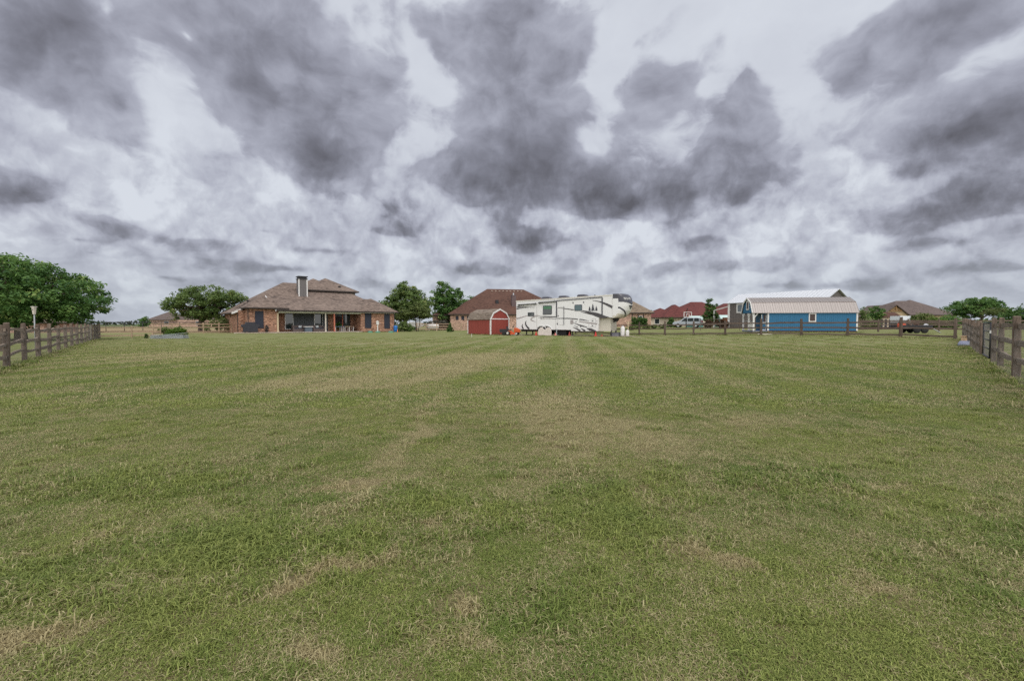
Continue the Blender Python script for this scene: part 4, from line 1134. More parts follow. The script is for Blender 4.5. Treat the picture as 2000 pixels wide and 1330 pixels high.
for i in range(NY - 1):
    for j in range(NZ - 1):
        yy = ((i + .5) / (NY - 1)) * 2 - 1; fz = (j + .5) / (NZ - 1)
        m = 0
        if fz > .66 - .10 * (1 - abs(yy)): m = 1
        if .34 + .26 * abs(yy) * 1.4 < fz < .53 and abs(yy) < .62: m = 1
        if fz < .16 * abs(yy) + .03: m = 2
        tt = 1 - abs(yy)
        if abs(fz - (.46 - .40 * tt ** .6)) < .035: m = 1
        mb.face((V[i, j], V[i + 1, j], V[i + 1, j + 1], V[i, j + 1]), m)
for j in range(NZ - 1):          # cap cheeks back to the body
    z0, z1 = V[0, j][2], V[0, j + 1][2]; fz = (j + .5) / (NZ - 1)
    for i, y in ((0, 0.0), (NY - 1, W_)):
        mb.face(((s1, y, z0), V[i, j], V[i, j + 1], (s1, y, z1)), 1 if fz > .80 else (2 if fz < .10 else 0))
for i in range(NY - 1):
    a, b = V[i, NZ - 1], V[i + 1, NZ - 1]; mb.face((a, b, (s1, b[1], b[2]), (s1, a[1], a[2])), 1)
    a, b = V[i, 0], V[i + 1, 0]; mb.face((a, b, (s1, b[1], b[2]), (s1, a[1], a[2])), 2)
cap = mb.build('front_cap', [RVW, RVD, RVT], rv)
# chrome edge between cap and body
MB().tube([(s1 + .02, -.012, zneck), (s1 + .02, -.012, zt1 + .1)], .02, 6).build('cap_seam', WHITE, rv)
# swoosh graphics on the side, laid a few millimetres proud of the wall
def R6(u, v): return (980 + u / 12.094, 560 + v / 12.091)
def R7(u, v): return (1100 + u / 11.111, 560 + v / 11.109)
def swoosh(pts, mat, kf, kscale, y=-.012, smooth=3):
    P = []
    for (u, v, w) in pts:
        s_, z_ = rs(*kf(u, v)); d_ = 889.0 / 48; P.append((s_, z_, max(.02, w / kscale / d_ * 1.2)))
    # catmull-rom refine
    Q = []
    for i in range(len(P) - 1):
        p0, p1, p2, p3 = P[max(0, i - 1)], P[i], P[i + 1], P[min(len(P) - 1, i + 2)]
        for k in range(smooth):
            t = k / smooth
            Q.append(tuple(.5 * ((2 * p1[a]) + (-p0[a] + p2[a]) * t + (2 * p0[a] - 5 * p1[a] + 4 * p2[a] - p3[a]) * t * t + (-p0[a] + 3 * p1[a] - 3 * p2[a] + p3[a]) * t ** 3) for a in range(3)))
    Q.append(P[-1]); mb = MB()
    E = []
    for i, q in enumerate(Q):
        a, b = Q[max(0, i - 1)], Q[min(len(Q) - 1, i + 1)]; dx, dz = b[0] - a[0], b[1] - a[1]; L = math.hypot(dx, dz) or 1
        nx, nz = -dz / L, dx / L; w = max(.006, q[2]) / 2
        E.append(((q[0] + nx * w, y, q[1] + nz * w), (q[0] - nx * w, y, q[1] - nz * w)))
    for (a, b), (c, d) in zip(E, E[1:]):
        mb.face((a, b, d, c)); 
        a2, b2, c2, d2 = [(p[0], y + .010, p[2]) for p in (a, b, c, d)]
        mb.face((a, c, c2, a2)); mb.face((b, b2, d2, d))
    return mb.build('swoosh_graphic', mat, rv)
SW6 = [
    ([(352, 480, 24), (500, 478, 16), (770, 490, 3)], RVS), ([(352, 525, 26), (500, 500, 12), (640, 490, 3)], RVS),
    ([(355, 755, 24), (450, 730, 22), (560, 697, 15), (625, 688, 10)], RVG), ([(765, 687, 12), (860, 665, 4)], RVG),
    ([(1040, 680, 4), (860, 690, 12), (740, 722, 20), (690, 770, 28), (730, 805, 20), (800, 828, 4)], RVG),
    ([(590, 808, 6), (560, 850, 24), (580, 920, 34), (650, 1000, 38)], RVS), ([(500, 880, 6), (480, 930, 24), (510, 1000, 28)], RVS),
    ([(860, 735, 4), (960, 718, 14), (1100, 710, 20), (1290, 715, 18)], RVS), ([(1210, 765, 5), (1300, 750, 10), (1480, 748, 16), (1640, 752, 18), (1800, 770, 18)], RVS),
    ([(1325, 500, 6), (1480, 515, 14), (1700, 547, 20)], RVS)]
SW7 = [
    ([(410, 520, 12), (500, 540, 26), (600, 570, 42), (740, 612, 66), (850, 648, 56), (1000, 664, 6)], RVS), ([(380, 543, 8), (500, 572, 14), (600, 600, 12), (690, 625, 4)], RVS),
    ([(640, 302, 6), (760, 318, 14), (850, 345, 26), (960, 392, 38), (1075, 448, 44)], RVS),
    ([(225, 785, 4), (350, 832, 20), (440, 858, 20), (520, 878, 10)], RVS), ([(235, 845, 4), (320, 875, 12)], RVS), ([(210, 880, 5), (300, 915, 24), (372, 962, 30)], RVS),
    ([(380, 905, 6), (430, 930, 26), (478, 962, 34)], RVS), ([(505, 905, 8), (600, 932, 46), (715, 964, 16)], RVS),
    ([(350, 708, 18), (450, 722, 16), (560, 742, 4)], RVS), ([(345, 752, 14), (450, 768, 18), (560, 785, 20), (740, 805, 26)], RVG)]
for p, m in SW6: swoosh(p, m, R6, 12.09)
for p, m in SW7: swoosh(p, m, R7, 11.11)
# dark band carried onto the front cap cheek
def slide(px0, px1, y0, y1, name, lab=None):
    a, z1 = rs(px0, y0); b, _ = rs(px1, y0); _, z0 = rs((px0 + px1) / 2, y1); return a, b, z0, z1
# slide-out seams (dark vertical seals and header)
for (pa, ya, yb) in ((1087.2, 588, 619.5), (1176.3, 581, 615)):
    a, z1 = rs(pa, ya); _, z0 = rs(pa, yb); MB().box(a - .055, a + .055, -.05, 0.0, z0, z1).build('slide_seal', RVD, rv)
a, za = rs(1087, 587.3); b, zb = rs(1176, 580.3)
MB().prism([(a, za - .05), (b, zb - .05), (b, zb + .03), (a, za + .03)], -.05, 0.0, 'Y').build('slide_header', RVD, rv)
for pa, ya, yb in ((1048.5, 592, 643), (1085.5, 622, 643)):
    a, z1 = rs(pa, ya); _, z0 = rs(pa, yb); MB().box(a - .012, a + .012, -.008, 0.0, z0, z1).build('panel_seam', RVG, rv)
# windows
def rvwin(p0, p1, y0, y1, blind=None, mat=GLASS):
    a, z1 = rs(p0, y0); b, _ = rs(p1, y0); _, z0 = rs((p0 + p1) / 2, y1)
    poly = []; r = .07
    for cx, cz, st in ((b - r, z1 - r, 0), (a + r, z1 - r, 90), (a + r, z0 + r, 180), (b - r, z0 + r, 270)):
        for k in range(4): t = R(st + k * 30); poly.append((cx + r * math.cos(t), cz + r * math.sin(t)))
    f = MB().prism(poly, -.03, 0.0, 'Y').build('window', RVD, rv)
    MB().box(a + .06, b - .06, -.036, -.03, z0 + .06, z1 - .06).build('pane', mat, f)
    if blind: MB().box(a + .07, b - .07, -.041, -.037, z0 + (z1 - z0) * blind, z1 - .07).build('blind', paint('green_blind', (.07, .17, .10), .5, .1), f)
TEALG = glass_mat('teal_glass', (.012, .05, .06), .05)
rvwin(1060.5, 1078, 597, 614.5, .6); rvwin(1031, 1043.5, 610.3, 617.8); rvwin(1122.3, 1137, 595.2, 607.2, None, TEALG)
# awnings folded on the wall
def awn(p0, y0, p1, y1):
    a, z0 = rs(p0, y0); b, z1 = rs(p1, y1)
    MB().tube([(a, -.12, z0), (b, -.12, z1)], .075, 10).build('awning_roll', paint('awning_grey', (.10, .105, .10), .6, .15), rv, smooth=True)
    for x, z in ((a + .15, z0), (b - .15, z1)): MB().beam((x, -.02, z + .1), (x, -.13, z - .12), .05, .05).build('awning_arm', RVD, rv)
awn(1012.5, 596, 1048, 593.3); awn(1052.5, 591.7, 1086, 588.7)
# entry door, hatches, grab rails
for (p0, p1, y0, y1, nm) in ((1089.5, 1101.5, 600, 634.5, 'entry_door'), (1156, 1163.5, 622.5, 639.5, 'hatch'), (1150, 1156, 631, 639, 'hatch')):
    a, b, z0, z1 = slide(p0, p1, y0, y1, nm)
    mb = MB(); e = .018
    mb.box(a, a + e, -.01, 0, z0, z1).box(b - e, b, -.01, 0, z0, z1).box(a + e, b - e, -.01, 0, z0, z0 + e).box(a + e, b - e, -.01, 0, z1 - e, z1)
    o = mb.build(nm, RVG, rv)
a, z1 = rs(1101.6, 598); _, z0 = rs(1101.6, 634); MB().tube([(a, -.06, z0), (a, -.06, z1)], .022, 6).build('grab_rail', RVD, rv)
# compartment vents / lamps
for (px_, py_, w, h, m) in ((1117, 628.8, .34, .42, RVG), (1119.4, 591.4, .10, .15, RVD), (1140, 590.5, .10, .15, RVD), (1125, 628.5, .09, .10, RVD), (1157.8, 626.8, .10, .10, RVD), (1157.8, 636, .10, .10, RVD), (1166, 626.8, .09, .07, RVG), (1090.5, 616.8, .1, .12, RVD), (1088.6, 632.5, .1, .16, RVD), (1134.3, 638, .09, .10, RVD)):
    s_, z_ = rs(px_, py_); MB().box(s_ - w / 2, s_ + w / 2, -.022, 0, z_ - h / 2, z_ + h / 2).build('hatch' if w > .2 else 'marker_lamp', m, rv)
# pine tree emblem
def pine(cx, z0, h, w):
    mb = MB(); n = 4
    mb.face([(cx - .02, -.014, z0 - h * .08), (cx + .02, -.014, z0 - h * .08), (cx + .02, -.014, z0 + h * .2), (cx - .02, -.014, z0 + h * .2)])
    for k in range(n):
        a = z0 + h * (k * .22); b = a + h * .40; ww = w * (1 - k * .20) / 2
        mb.face([(cx - ww, -.014 - .001 * k, a), (cx - ww * .4, -.014 - .001 * k, a + h * .05), (cx, -.014 - .001 * k, a + .02), (cx + ww * .4, -.014 - .001 * k, a + h * .05), (cx + ww, -.014 - .001 * k, a), (cx, -.014 - .001 * k, b)])
    return mb
s0_, z0_ = rs(1158.0, 607.5); _, zt_ = rs(1158, 594)
em = MB()
for dx, hh, ww, dz in ((0, zt_ - z0_, .46, 0), (-.34, (zt_ - z0_) * .66, .36, .02), (.36, (zt_ - z0_) * .66, .36, .02)):
    p = pine(s0_ + dx, z0_ + dz, hh, ww); n = len(em.v); em.v += p.v; em.f += [tuple(i + n for i in f) for f in p.f]; em.m += p.m
em.build('pine_tree_emblem', RVD, rv)
# lettering
def letters(body_, size, loc, rot, mat, parent, extr=.006, shear=0.0, sx=1.0):
    c = bpy.data.curves.new('lettering', 'FONT'); c.body = body_; c.size = size; c.extrude = extr; c.align_x = 'CENTER'; c.align_y = 'CENTER'; c.shear = shear
    c.materials.append(mat); q = bpy.data.objects.new('lettering_curve', c); COL.objects.link(q); dg = bpy.context.evaluated_depsgraph_get(); me = bpy.data.meshes.new_from_object(q.evaluated_get(dg)); bpy.data.objects.remove(q); bpy.data.curves.remove(c)
    o = bpy.data.objects.new('lettering', me); COL.objects.link(o); o.parent = parent; o.location = loc; o.rotation_euler = rot; o.scale = (sx, 1, 1)
    return o
s_, z_ = rs(1068, 622.2); letters('BIGHORN', .26, (s_, -.014, z_), (R(90), 0, 0), RVG, rv, sx=1.3)
tx = letters('BIGHORN', .30, (0, 0, 0), (0, 0, 0), WHITE, rv, .004, 0, 1.0); tx.scale = (1, 1, 1)
def cap_pt(yy, z):
    k = max(0.0, 1 - abs(yy) ** 3.0) ** .6
    return Vector((s1 + LEN * pint(z) * (.40 + .60 * k), W_ / 2 + yy * W_ / 2, z))
for v in tx.data.vertices:      # wrap the lettering round the curved cap
    yy = -.46 + v.co.x * .58; z = zneck + (zt1 - zneck) * .84 + v.co.y
    p = cap_pt(yy, z); e = .01; tg = cap_pt(yy + e, z) - cap_pt(yy - e, z); nn = Vector((tg.y, -tg.x, 0)).normalized()
    v.co = p + nn * (.015 + v.co.z)
# roof units
for (p0, p1, yb, yt) in ((1050, 1068.5, 584.5, 579), (1083, 1103, 582, 576.7), (1119.5, 1140.5, 579.5, 573.3)):
    a, _ = rs(p0, 580); b, _ = rs(p1, 580); zr = zt0 + (zt1 - zt0) * (a + b) / 2 / s1
    mb = MB(); mb.prism([(a, zr), (b, zr), (b - .08, zr + .16), (b - .3, zr + .34), (a + .12, zr + .34), (a + .02, zr + .22)], .85, 1.6, 'Y')
    o = mb.build('air_conditioner', RVD, rv); bv = o.modifiers.new('b', 'BEVEL'); bv.width = .06; bv.segments = 2
a, _ = rs(1175.5, 580); MB().lathe([(.30, zt1), (.28, zt1 + .1), (.15, zt1 + .18), (0, zt1 + .2)], (a, 1.2, -.06), 14).build('roof_vent', RVT, rv, smooth=True)
a, _ = rs(1153, 580); MB().lathe([(.05, zt1), (.05, zt1 + .16), (.09, zt1 + .2), (0, zt1 + .24)], (a, 1.2, -.05), 8).build('roof_antenna', RVD, rv)
# underbody, axles, wheel arches
MB().box(.4, s2 - .1, .45, W_ - .45, zb0 - .22, zb0 + .02).build('chassis', UNDER, rv)
wc = [rs(1057.3, 648)[0], rs(1067.8, 648)[0]]
for x in wc:
    arch = [(x + .50 * math.cos(R(t)), zb0 - .02 + .36 * math.sin(R(t))) for t in range(0, 181, 15)]
    MB().prism(arch, -.012, .0, 'Y').build('wheel_arch', UNDER, rv)
    rim = [(x + .58 * math.cos(R(t)), -.02, zb0 + .0 + .44 * math.sin(R(t))) for t in range(0, 181, 12)]
    MB().tube(rim, .035, 6).build('fender_trim', RVW, rv)
    for y in (.12, W_ - .35):
        w = MB().lathe([(.20, 0), (.36, .0), (.39, .04), (.39, .2), (.36, .24), (.20, .24)], (x, y, .39), 24, axis='Y').build('wheel', RUBBER, rv, smooth=True)
        MB().lathe([(.0, .02), (.19, .02), (.2, -.005)], (x, y, .39), 16, axis='Y').build('rim', STEEL, w)
# legs / jacks
for px_, y in ((1024, .5), (1116, .3), (1161, .3), (1190, .5), (1190, 1.9), (1024, 1.9)):
    x, _ = rs(px_, 650); MB().box(x - .05, x + .05, y - .05, y + .05, .02, zb0).box(x - .14, x + .14, y - .14, y + .14, 0, .04).build('leveling_jack', BLACKM, rv)
x, _ = rs(1088, 648); MB().box(x - .04, x + .04, -.12, -.06, .05, zb0 + .1).box(x - .18, x + .18, -.2, .02, .0, .06).build('step_support', STEEL, rv)
x0_, _ = rs(1082, 648); x1_, _ = rs(1103.5, 648)
MB().box(x0_, x1_, .25, 1.6, .05, zb0).build('storage_tank', UNDER, rv)
# king pin box and tripod
MB().prism([(s1 - 1.2, zneck), (s1 + .3, zneck), (s1 + .1, zneck - .35), (s1 - .3, zneck - .42), (s1 - .6, zneck - .30)], 1.05, 1.4, 'Y').build('king_pin', BLACKM, rv)
# things lying by the camper
def at_rv(px, y, z=0.0):
    s_, _ = rs(px, 650); p = Vector((RO[0] + RD[0] * s_ - RD[1] * y, RO[1] + RD[1] * s_ + RD[0] * y, 0)); p.z = hgt(p.x, p.y) + z; return p
ROTR = math.atan2(RD[1], RD[0])
ta, _ = rs(1052.5, 650); tb_, _ = rs(1078, 650); hw = (tb_ - ta) / 2
poly = [(-hw, .0), (-hw - .02, .42), (-hw + .05, .66), (-hw + .25, .84), (-hw + .45, .86), (-.1, .66), (.0, .60), (.1, .66), (hw - .45, .86), (hw - .25, .84), (hw - .05, .66), (hw + .02, .40), (hw, 0)]
o = MB().prism(poly, -.06, .06, 'Y'); o = solo(o, 'wheel_cover', paint('cream_canvas', (.56, .51, .47), .9, .2, 4, bump=.8), 'pale quilted canvas cover shading both camper wheels', 'wheel cover', at_rv(1065.2, -.14), ROTR)
bv = o.modifiers.new('b', 'BEVEL'); bv.width = .04; bv.segments = 2
CON = paint('red_cone', (.45, .025, .02), .5, .1); CON2 = paint('faded_red_cone', (.50, .18, .15), .6, .1)
for (px_, lab, m, h) in ((1050.2, 'red safety cone left of the covered camper wheels', CON, .42), (1087.8, 'faded pink safety cone right of the covered camper wheels', CON2, .30), (1115, 'dark red cone at the rear of the camper front compartment', paint('dark_red_cone', (.25, .03, .025), .6), .42), (1166, 'bright red safety cone at the front end of the camper side', CON, .45), (1178, 'small toppled dark red cone under the camper neck', paint('dark_red_cone', (.25, .03, .025), .6), .22)):
    t = thing('safety_cone', lab, 'cone', at_rv(px_, -.35), 0)
    MB().box(-.18, .18, -.18, .18, 0, .035).build('base', m, t); MB().lathe([(.13, .035), (.03, h), (0, h)], n=16).build('cone_body', m, t, smooth=False)
def tank(label, px_, y, r, h):
    t = thing('propane_tank', label, 'gas cylinder', at_rv(px_, y), 0, None)
    MB().lathe([(r * .7, 0), (r * .7, .04), (r * .95, .08), (r, .16), (r, h * .78), (r * .92, h * .87), (r * .6, h * .93), (.0, h * .94)], n=24).build('tank', WHITE, t, smooth=True)
    MB().lathe([(r * .5, h * .91), (r * .5, h * 1.03), (r * .46, h * 1.03), (r * .46, h * .91)], n=16).build('collar', WHITE, t)
    MB().lathe([(.02, h * .93), (.02, h * 1.0), (0, h)], n=8).build('valve', STEEL, t)
tank('tall white propane cylinder standing beside the camper neck', 1210.3, .9, .21, 1.0); tank('short white propane cylinder right of the tall one', 1219.8, .9, .17, .62)
t = thing('storage_bin', 'dark grey plastic bin lying under the camper neck', 'bin', at_rv(1197, .8), ROTR)
MB().box(-.38, .38, -.25, .25, 0, .34).build('bin', paint('grey_bin', (.14, .14, .16), .7), t); MB().box(-.41, .41, -.28, .28, .345, .39).build('lid', paint('grey_bin', (.14, .14, .16), .7), t)
t = thing('hose_stand', 'thin tan post beside the propane cylinders', 'post', at_rv(1216.5, 1.6))
MB().box(-.04, .04, -.04, .04, -.1, 1.45).build('post', TANPOST, t); MB().box(-.2, .2, -.03, .03, 1.32, 1.38).build('crossarm', TANPOST, t)
# gravel strip under the camper
mgr, nt, b_ = newmat('gravel'); cc_ = coords(nt); f1 = noise(nt, cc_, 12, 4, .7); f2 = noise(nt, cc_, 1.2, 4, .6)
put(nt, b_.inputs['Base Color'], mixc(nt, lstep(f1 * .5 + f2 * .5, .35, .65), (.17, .125, .095), (.36, .30, .24))); b_.inputs['Roughness'].default_value = 1.0
mb = MB(); rnd = random.Random(2); P = []
NG = 40
for side in (0, 1):
    for k in range(NG + 1):
        s_ = -3.0 + (s1 + 7.0) * k / NG; y = (-1.0 if side == 0 else 3.6) + rnd.uniform(-.22, .22); P.append((s_ if side == 0 else s_, y))
for k in range(NG):
    quad = [P[k], P[k + 1], P[NG + 1 + k + 1], P[NG + 1 + k]]
    mb.face([(x, y, .0) for x, y in quad])
o = mb.build('gravel_path', mgr); o.location = (RO[0], RO[1], .016); o.rotation_euler = (0, 0, ROTR); tag(o, kind='structure')

# ================================================================== red barn shed
sh = Vector((-2.36, 50.0)); t = thing('barn_shed', 'small red barn shed with white trim and weathered gambrel roof beside the camper', 'shed', (sh.x, sh.y, 0), ROT_U)
L_, Wd = 4.5, 2.6     # x along the gable front (U), y back (V)
REDW = rib_mat('barn_red_siding', (.235, .042, .030), .20, .75, var=.14, groove=.05, depth=.01); 
def gam(w, ze, zb, zr, inset): return [(0, ze), (inset, zb), (w / 2, zr), (w - inset, zb), (w, ze)]
zE, zB, zR = 1.80, 2.42, 2.84
pr = [(0, .03)] + gam(Wd, zE, zB, zR, .42) + [(Wd, .03)]
MB().prism(pr, 0, L_, 'Y').build('wall', REDW, t)
g1 = gam(Wd, zE, zB, zR, .42); mb = MB()
out = [(-.10, zE - .10), (.36, zB + .05), (Wd / 2, zR + .07), (Wd - .36, zB + .05), (Wd + .10, zE - .10)]
inn = [(-.06, zE - .14), (.40, zB - .0), (Wd / 2, zR + .01), (Wd - .40, zB), (Wd + .06, zE - .14)]
for k in range(4):
    mb.prism([out[k], out[k + 1], inn[k + 1], inn[k]], -.02, L_ + .05, 'Y')
mb.build('roof', SHINGLE_OLD, t)
mb = MB(); o2 = [(p[0], p[1] + .012) for p in out]; i2 = [(-.0, zE - .16), (.44, zB - .08), (Wd / 2, zR - .08), (Wd - .44, zB - .08), (Wd, zE - .16)]
for k in range(4): mb.prism([o2[k], o2[k + 1], i2[k + 1], i2[k]], -.07, -.022, 'Y')
mb.build('rake_trim', WHITE, t)
MB().box(.09, Wd - .09, -.03, -.003, zE - .08, zE + .02).build('cross_trim', WHITE, t)
for x0_, x1_ in ((-.03, .09), (Wd - .09, Wd + .03)): MB().box(x0_, x1_, -.035, -.003, .02, zE - .09).build('corner_trim', WHITE, t)
MB().box(-.035, -.003, L_ - .10, L_ + .02, .02, zE - .15).build('corner_trim', WHITE, t)
MB().box(-.037, -.004, -.036, .09, .02, zE - .15).build('corner_trim', WHITE, t)
# mowers
def mower(label, loc, rz, body_m, tall=1.0):
    t = thing('riding_mower', label, 'riding mower', loc, rz)
    for x, y, r in ((-.42, -.38, .24), (-.42, .38, .24), (.55, -.34, .18), (.55, .34, .18)):
        w = MB().lathe([(.08, -.09), (r * .9, -.09), (r, -.05), (r, .05), (r * .9, .09), (.08, .09)], (x, y, r), 20, axis='Y').build('wheel', RUBBER, t, smooth=True)
        MB().lathe([(0, -.095), (r * .5, -.095), (r * .5, .095), (0, .095)], (x, y, r), 12, axis='Y').build('rim', paint('light_rim', (.5, .48, .45), .5), w)
    MB().prism([(-.75, .40), (-.70, .52), (-.10, .50), (.10, .30), (.42, .30), (.42, .22), (.0, .22), (-.2, .34), (-.7, .34)], -.30, .30, 'Y').build('frame', body_m, t)
    o = MB().prism([(.22, .34), (.24, .78), (.50, .80), (.80, .66), (.88, .40), (.86, .30), (.30, .28)], -.24, .24, 'Y').build('hood', body_m, t)
    bv = o.modifiers.new('b', 'BEVEL'); bv.width = .05; bv.segments = 2
    MB().prism([(-.50, .54), (-.10, .54), (-.12, .62), (-.44, .64), (-.55, .95), (-.64, .93), (-.56, .56)], -.2, .2, 'Y').build('seat', BLACKP, t)
    MB().tube([(.25, 0, .78), (.10, 0, .92)], .025, 6).build('steering_column', BLACKM, t)
    MB().tube([(.10 + .05 * math.cos(R(a)), .16 * math.sin(R(a)), .93 + .13 * math.cos(R(a))) for a in range(0, 361, 30)], .018, 6).build('steering_wheel', BLACKM, t)
    MB().box(-.15, .40, -.50, .50, .10, .24).build('cutting_deck', body_m, t)
    MB().tube([(.88, -.2, .35), (.98, 0, .35), (.88, .2, .35)], .02, 6).build('bumper', BLACKM, t)
    return t
ORG = paint('mower_orange', (.48, .075, .015), .4, .1)
mower('orange riding mower with black seat parked before the red shed', ground(1000.5, 49.0), R(-12), ORG)
t = thing('lawn_cart', 'black dump cart hitched behind the orange riding mower', 'cart', ground(985, 49.2), R(-8))
MB().prism([(-.42, .30), (-.5, .66), (.46, .66), (.36, .30)], -.35, .35, 'Y').build('tub', BLACKP, t)
for y in (-.4, .4): MB().lathe([(.0, -.05), (.17, -.05), (.2, -.03), (.2, .03), (.17, .05), (0, .05)], (0, y, .2), 16, axis='Y').build('wheel', RUBBER, t)
MB().tube([(.36, 0, .32), (.75, 0, .30)], .025, 6).build('hitch_bar', BLACKM, t)

# ================================================================== blue gambrel cabin
BO = Vector((26.45, 50.0)); BDv = (.985, -.17); _l = math.hypot(*BDv); BDv = (BDv[0] / _l, BDv[1] / _l)
zb_ = .36
cab = thing('blue_cabin', 'long bright blue gambrel cabin with white trim, porch and tan metal roof', 'cabin', (BO.x, BO.y, zb_), math.atan2(BDv[1], BDv[0]))
def bs(px, py): a, z = wall_sz(px, py, BO, BDv); return a, z - zb_
BLUE = rib_mat('blue_siding', (.012, .115, .235), .20, .6, var=.10, groove=.08, depth=.012)
METR = rib_mat('tan_metal_roof', (.225, .200, .192), .23, .4, .25, 1.0, 0.0, .05, .02, .10)
Lc, _ = bs(1674.5, 640); Lp, _ = bs(1499, 640); Wc = 3.6
_, zE = bs(1675, 607.8); _, zbrk = bs(1673, 590.5); zE = max(2.0, zE); 
zRd = 3.72; zbk = 3.18; ins = .62
# enclosed part
MB().prism([(0.0, .12), (0, zE), (ins, zbk), (Wc / 2, zRd), (Wc - ins, zbk), (Wc, zE), (Wc, .12)], Lp, Lc, 'X').build('wall', BLUE, cab)
# gable over the porch
MB().prism([(0.0, zE - .12), (ins, zbk), (Wc / 2, zRd), (Wc - ins, zbk), (Wc, zE - .12)], 0.02, .14, 'X').build('gable_wall', BLUE, cab)
out = [(-.16, zE - .16), (ins - .08, zbk + .06), (Wc / 2, zRd + .09), (Wc - ins + .08, zbk + .06), (Wc + .16, zE - .16)]
inn = [(-.10, zE - .17), (ins - .03, zbk + .0), (Wc / 2, zRd + .02), (Wc - ins + .03, zbk), (Wc + .10, zE - .17)]
mb = MB()
for k in range(4): mb.prism([out[k], out[k + 1], inn[k + 1], inn[k]], -.08, Lc + .10, 'X')
mb.build('roof', METR, cab)
mb = MB(); n = int((Lc + .1) / .30)      # standing ribs
for k in range(n + 1):
    x = -.06 + (Lc + .12) * k / n
    for q in (0, 1):
        a, b = Vector((x, out[q][0], out[q][1] + .012)), Vector((x, out[q + 1][0], out[q + 1][1] + .012)); mb.beam(a, b, .015, .012)
mb.build('roof_rib', METR, cab)
mb = MB(); o2 = [(p[0] - .012 if i < 2 else p[0], p[1] + .03) for i, p in enumerate(out)]; i2 = [(-.05, zE - .20), (ins + .02, zbk - .06), (Wc / 2, zRd - .06), (Wc - ins - .02, zbk - .06), (Wc + .05, zE - .20)]
for k in range(4): mb.prism([o2[k], o2[k + 1], i2[k + 1], i2[k]], -.14, -.082, 'X')
mb.build('rake_trim', WHITE, cab)
MB().box(-.05, Lc + .05, ins - .12, ins - .03, zbk - .02, zbk + .04).build('roof_break_trim', paint('brown_flashing', (.10, .06, .045), .6), cab)
# trim and window on the long wall
MB().box(Lp - .02, Lp + .13, -.03, -.003, .12, zE - .18).build('corner_trim', WHITE, cab); MB().box(Lc - .12, Lc + .03, -.03, -.003, .12, zE - .18).build('corner_trim', WHITE, cab)
a, z1 = bs(1579.8, 610); b, _ = bs(1594.2, 610); _, z0 = bs(1587, 628.8)
mb = MB(); w = .10; z1 = min(z1, zE - .2)
mb.box(a, a + w, -.035, -.003, z0, z1).box(b - w, b, -.035, -.003, z0, z1).box(a + w, b - w, -.035, -.003, z0, z0 + w).box(a + w, b - w, -.035, -.003, z1 - w, z1)
o = mb.build('window', WHITE, cab); MB().box(a + w, b - w, -.02, -.006, z0 + w, z1 - w).build('pane', paint('brown_screen', (.060, .038, .036), .6, .1, 20), o)
# gable window
mb = MB(); y0, y1 = Wc / 2 - .42, Wc / 2 + .42; z0, z1 = zE + .22, zE + 1.25
mb.box(-.03, .018, y0, y0 + .12, z0, z1).box(-.03, .018, y1 - .12, y1, z0, z1).box(-.03, .018, y0 + .12, y1 - .12, z0, z0 + .12).box(-.03, .018, y0 + .12, y1 - .12, z1 - .12, z1)
o = mb.build('window', WHITE, cab); MB().box(-.01, .015, y0 + .12, y1 - .12, z0 + .12, z1 - .12).build('pane', paint('brown_screen', (.060, .038, .036), .6, .1, 20), o)
# porch posts with braces, rail panel, door
def cpost(x, y):
    o = MB().box(x - .08, x + .08, y - .08, y + .08, .12, zE - .15).build('porch_post', WHITE, cab)
    return o
for y in (.09, Wc / 2 - .2, Wc - .09): cpost(.09, y)
for (x, y, dx, dy) in ((.09, .09, 0, 1), (.09, Wc / 2 - .2, 0, 1), (.09, Wc / 2 - .2, 0, -1), (.09, Wc - .09, 0, -1), (.09, .09, 1, 0)):
    MB().beam((x + dx * .08, y + dy * .08, zE - .62), (x + dx * .42, y + dy * .42, zE - .20), .08, .10).build('post_brace', WHITE, cab)
mb = MB().box(.05, .13, .17, Wc / 2 - .28, .28, 1.05)
mb.build('porch_panel', WHITE, cab)
for z in (.45, .65, .85): MB().box(.035, .048, .17, Wc / 2 - .28, z, z + .02).build('panel_batten', RVT, cab)
MB().box(0.0, Lp - .02, .0, Wc, .0, .115).build('porch_floor', paint('blue_grey_deck', (.14, .15, .24), .7), cab)
MB().box(Lp, Lc, .05, Wc - .05, -.02, .115).build('skid', paint('red_brown_skid', (.14, .05, .04), .8), cab)
MB().box(.14, Lp - .02, .03, Wc - .03, zE - .22, zE - .17).build('porch_ceiling', paint('porch_ceiling_dark', (.10, .10, .09), .8), cab)
MB().box(.35, Lp - .25, Wc - .09, Wc - .02, 1.15, 1.22).build('porch_rail', WHITE, cab)
# door stands in the porch side wall next to the corner trim
d0, _ = bs(1488.3, 640); d1, _ = bs(1498.6, 640)
MB().box(d0 - .02, Lp - .021, .30, .34, .12, zE - .23).build('porch_side_wall', BLUE, cab)
d = MB().box(d0, d1, .26, .30, .16, zE - .30); d = d.build('door', BLUE, cab)
mb = MB().box(d0, d0 + .08, .23, .258, .16, zE - .30).box(d1 - .08, d1, .23, .258, .16, zE - .30).box(d0 + .08, d1 - .08, .23, .258, .16, .24).box(d0 + .08, d1 - .08, .23, .258, .95, 1.05)
mb.build('door_frame', WHITE, d); MB().box(d0 + .2, d1 - .1, .245, .258, 1.08, zE - .35).build('door_pane', paint('brown_screen', (.060, .038, .036), .6, .1, 20), d)
for k in range(6):
    x = .6 + (Lc - 1.0) * k / 5; MB().box(x - .1, x + .1, .2, .5, -.18, -.025).build('pier_block', CONC, cab)

